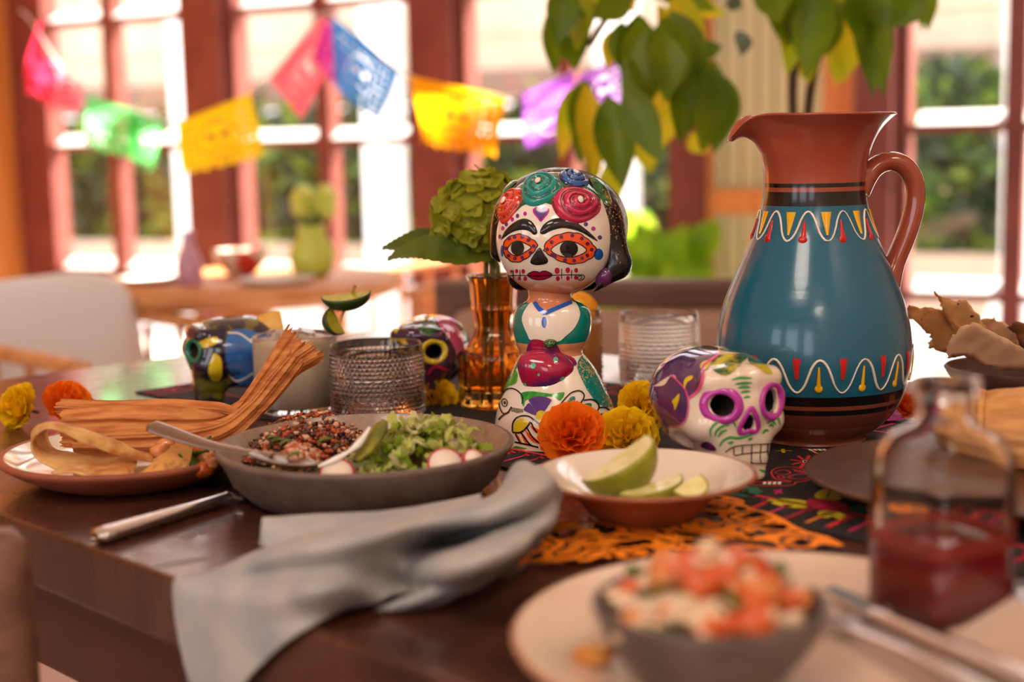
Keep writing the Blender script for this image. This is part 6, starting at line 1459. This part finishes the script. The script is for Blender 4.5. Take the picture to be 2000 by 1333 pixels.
dry_leaf('pale dry leaf lying across the front of the bowl', [(1852, 668), (1876, 640), (1902, 630), (1960, 660), (2030, 700), (2030, 724), (1956, 724), (1912, 710), (1880, 695), (1850, 700)], 1.225, M_DRY2, .03, seed=3)
dry_leaf('tan dry leaf standing at the back of the bowl', [(1910, 625), (1942, 620), (1975, 640), (2000, 680), (2000, 710), (1940, 700)], 1.31, M_DRY2, .02, seed=4)
dry_leaf('curled dark brown leaf at the end of the bowl', [(1966, 640), (1980, 630), (2020, 634), (2060, 680), (2030, 720), (1996, 690), (1985, 655)], 1.29, M_DRYB, .02, seed=5)

# ------------------------------------------------------------------ brown plate with tamale
M_BRPL = mat('brown_plate_glaze', (92, 60, 40), rough=.36, col2=(78, 48, 32), nscale=60, coat=.05, bump=.15, bscale=120)
pY = 1.08; pb2 = at(1905, 925, .022); pR = 300 / (FPX / 1.10); pb2 = np.array([pb2[0], pb2[1], T + .0024])
dish('brown_plate', 'shallow glossy brown stoneware plate under the tamale', 'plate', pb2, [(0, 0), (.075, 0), (.08, .002), (.10, .012), (pR - .002, .018), (pR, .0205), (pR - .002, .022), (pR - .004, .0218)], [(pR - .004, .0218), (pR - .018, .0185), (.07, .0165), (0, .0165)], M_BRPL, M_BRPL)
M_TAM = mat('tamale_husk', (226, 166, 100), rough=.6, col2=(204, 140, 76), nscale=60, stretch=(.4, 1, 2), bump=.4, bscale=70, transl=.15)
tm = thing('tamale', 'tamale wrapped in a corn husk and tied with a husk strip on the brown plate', 'tamale', at(1985, 930, .02))
V, Fc = ellipsoid((0, 0, 0), (.085, .042, .034), 40, 60, fn=lambda D: 1 + .03 * np.sin(D[:, 1] * 14 + D[:, 2] * 9) + .02 * np.sin(D[:, 2] * 22)); V[:, 2] = np.maximum(V[:, 2], -.020)
tmc = at(2040, 900, .020); obj('husk_wrap', xf((V, Fc), TR((tmc[0], tmc[1], T + .0395), rz=-.35)), M_TAM, tm)
ax_ = np.array([math.cos(-.35), math.sin(-.35), 0]); pr_ = np.array([-ax_[1], ax_[0], 0]); q0 = np.array([tmc[0], tmc[1], T + .0395]) - ax_ * .045
obj('husk_tie', tube(np.array([q0 + pr_ * .0375 * math.cos(a) + np.array([0, 0, .0305 * math.sin(a)]) for a in np.linspace(.1, PI - .1, 24)]), .003, 8, ratio=.5), M_TAM, tm)
obj('husk_tie', tube(spline(np.array([aty(1920, 868, 1.07), aty(1948, 862, 1.06), aty(1970, 850, 1.06), aty(1995, 830, 1.065)]), 16), .003, 8, ratio=.5), M_TAM, tm)
obj('husk_flap', patch(np.array([[aty(1872, 845, 1.10), aty(1900, 880, 1.06)], [aty(1930, 850, 1.10), aty(1940, 900, 1.05)], [aty(1985, 850, 1.11), aty(1985, 920, 1.05)]]), 14, 10, wrinkle=.002, wscale=50), M_TAM, tm, solid=.001)

# ------------------------------------------------------------------ big cream plate, bowl of salsa, sauce bottle, cutlery
M_CRPL = mat('cream_plate_glaze', (228, 202, 182), rough=.18, coat=.3, col2=(218, 188, 166), nscale=12)
cc = at(1529, 1231, .0225); cR = .133; cc = np.array([cc[0], cc[1], T + .0050])
dish('dinner_plate', 'large cream plate with a bare clay rim carrying the salsa bowl and sauce bottle', 'plate', cc, [(0, 0), (.085, 0), (.09, .002), (.12, .010), (cR - .001, .0155), (cR, .0175), (cR - .0015, .019), (cR - .003, .019)], [(cR - .003, .019), (cR - .016, .0155), (.10, .0105), (.085, .0085), (0, .008)], mat('bare_clay_rim', (176, 124, 92), rough=.5), M_CRPL, n=128)
PZ = .0132
M_GBOWL = mat('grey_bowl', (104, 90, 82), rough=.4, col2=(86, 72, 64), nscale=40)
sY = .735; sc_ = at(1385, 1270, PZ); sbR = 222 / (FPX / .715); ctr = aty(1385, 1165, .63); sh_ = .038
sbc = np.array([ctr[0], .63, T + PZ])
dish('salsa_bowl', 'small grey stoneware bowl heaped with tomato salsa on the cream plate', 'bowl', sbc, [(0, 0), (.022, 0), (.028, .002), (.040, .010), (.049, .022), (.0538, sh_ - .003), (.0542, sh_ - .001), (.0532, sh_), (.0515, sh_)], [(.0515, sh_), (.049, sh_ - .006), (.040, .014), (.028, .007), (0, .006)], M_GBOWL, M_GBOWL)
rng = random.Random(31)
SL = {'t': ('diced red tomato cube in the small grey salsa bowl', 'red tomato cubes in the salsa'), 'p': ('diced pale tomato cube in the small grey salsa bowl', 'pale tomato cubes in the salsa'), 'o': ('sliver of white onion in the small grey salsa bowl', 'onion slivers in the salsa'), 'h': ('chopped green herb leaf in the small grey salsa bowl', 'herb leaves in the salsa')}
for k in range(150):
    r_ = .040 * math.sqrt(rng.random()); a = rng.uniform(0, 6.28); z_ = sh_ - .010 + .030 * (1 - (r_ / .046) ** 2) * rng.uniform(.55, 1) ; kd = rng.choices('tpoh', (.28, .24, .34, .14))[0]
    dice(kd, sbc + np.array([r_ * math.cos(a), r_ * math.sin(a), z_]), rng.uniform(.0052, .0086), rng, *SL[kd])
o = obj('salsa_base', lathe([(0, .012), (.03, .008), (.0445, 0), (.046, -.004)], 48, c=(sbc[0], sbc[1], sbc[2] + sh_ - .014), caps=False), M_TOMP); tag(o, 'juicy salsa under the diced pieces in the grey bowl', 'salsa', kind='stuff')
cp = at(1160, 1282, .019); o = obj('tortilla_crumb', ellipsoid(cp, (.010, .008, .005), 10, 14, fn=lambda D: 1 + .2 * np.sin(D[:, 0] * 7 + D[:, 1] * 5)), mat('golden_crumb', (206, 128, 50), rough=.6, col2=(226, 160, 90), nscale=90)); tag(o, 'golden tortilla crumb on the rim of the cream plate', 'crumb')
# sauce bottle: square body turned so that two faces show
bY = .775; bb2 = at(1832, 1206, PZ); bz = T + PZ
bt = thing('sauce_bottle', 'square clear glass bottle half full of red chilli sauce', 'bottle', (bb2[0] + .004, bb2[1] + .010, bz), math.radians(28))
def rsq(a, r, p=6.): c_, s_ = np.cos(a), np.sin(a); return r / (np.abs(c_) ** p + np.abs(s_) ** p) ** (1 / p)
def sqlathe(prof, n=72):
    A = np.linspace(0, 2 * PI, n, endpoint=False); V = []
    for r, z, p in prof: rr = rsq(A, r, p); V.append(np.stack([rr * np.cos(A), rr * np.sin(A), np.full(n, z)], -1))
    return np.concatenate(V), grid_faces(len(prof), n, False, True)[:, [0, 3, 2, 1]]
hb_ = .0278
outp = [(.001, 0, 2), (hb_ - .002, 0, 9), (hb_, .002, 9), (hb_, .078, 9), (hb_ - .001, .086, 7), (.024, .094, 4), (.017, .099, 2.4), (.0145, .103, 2), (.0140, .112, 2), (.0150, .115, 2), (.0185, .117, 2), (.0185, .122, 2), (.0165, .1235, 2)]
inp = [(.0115, .123, 2), (.0110, .104, 2), (.014, .0985, 2.4), (.021, .093, 4), (hb_ - .004, .085, 7), (hb_ - .0035, .077, 9), (hb_ - .0035, .005, 9), (.001, .004, 2)]
obj('glass_body', sqlathe(outp + inp), glass_mat('bottle_glass', (255, 253, 251), ior=1.28), bt, world=False)
obj('chilli_sauce', sqlathe([(.001, .0035, 2), (hb_ - .0030, .0035, 9), (hb_ - .0030, .036, 9), (.001, .036, 2)]), mat('chilli_sauce', (120, 12, 12), rough=.2, coat=.3), bt, world=False)
obj('sauce_smear', sqlathe([(hb_ - .0033, .0362, 9), (hb_ - .0033, .044, 9)]), mat('sauce_film', (186, 70, 60), rough=.3, transl=.5), bt, world=False)
# knife and fork on the plate
k2 = thing('table_knife', 'steel table knife resting on the cream plate beside the sauce bottle', 'knife', at(1700, 1190, PZ))
A_ = at(1618, 1152, .021); B_ = at(1712, 1198, .021); C_ = at(2040, 1345, .022); dd = (B_ - A_); dd /= np.linalg.norm(dd); nn = np.cross((0, 0, 1), dd)
obj('blade', (np.array([A_ + nn * .004, A_ - nn * .004, B_ - nn * .0085, B_ + nn * .0085, A_ + nn * .004 + [0, 0, .0015], A_ - nn * .004 + [0, 0, .0015], B_ - nn * .0085 + [0, 0, .002], B_ + nn * .0085 + [0, 0, .002]]), [(3, 2, 1, 0), (4, 5, 6, 7), (0, 1, 5, 4), (1, 2, 6, 5), (2, 3, 7, 6), (3, 0, 4, 7)]), M_STEEL, k2, smooth=False)
obj('handle', tube(spline(np.array([B_ - dd * .004, (B_ + C_) / 2, C_]), 24), np.interp(np.linspace(0, 1, 24), [0, .1, .8, 1], [.004, .0055, .0075, .006]), 12, ratio=.6), M_STEEL, k2)
f2_ = thing('fork', 'steel fork resting on the cream plate in front of the knife', 'fork', at(1750, 1260, PZ))
A_ = at(1600, 1195, .021); B_ = at(1660, 1228, .020); C_ = at(1960, 1375, .022); dd = (B_ - A_) / np.linalg.norm(B_ - A_); nn = np.cross((0, 0, 1), dd)
for k in range(4):
    off = nn * (.0085 * (k - 1.5) / 1.5); obj('tine', tube(spline(np.array([A_ - dd * .012 + off + [0, 0, .004], A_ + off, A_ + dd * .018 + off]), 10), .0014, 6), M_STEEL, f2_)
obj('neck', (lambda V: (V, [(3, 2, 1, 0), (4, 5, 6, 7), (0, 1, 5, 4), (1, 2, 6, 5), (2, 3, 7, 6), (3, 0, 4, 7)]))(np.array([A_ + dd * .016 + nn * .0105, A_ + dd * .016 - nn * .0105, B_ + dd * .006 - nn * .004, B_ + dd * .006 + nn * .004, A_ + dd * .016 + nn * .0105 + [0, 0, .002], A_ + dd * .016 - nn * .0105 + [0, 0, .002], B_ + dd * .006 - nn * .004 + [0, 0, .002], B_ + dd * .006 + nn * .004 + [0, 0, .002]])), M_STEEL, f2_, smooth=False)
obj('handle', tube(spline(np.array([B_, (B_ + C_) / 2 + [0, 0, .003], C_]), 24), np.interp(np.linspace(0, 1, 24), [0, .1, .8, 1], [.0045, .004, .007, .006]), 12, ratio=.5), M_STEEL, f2_)
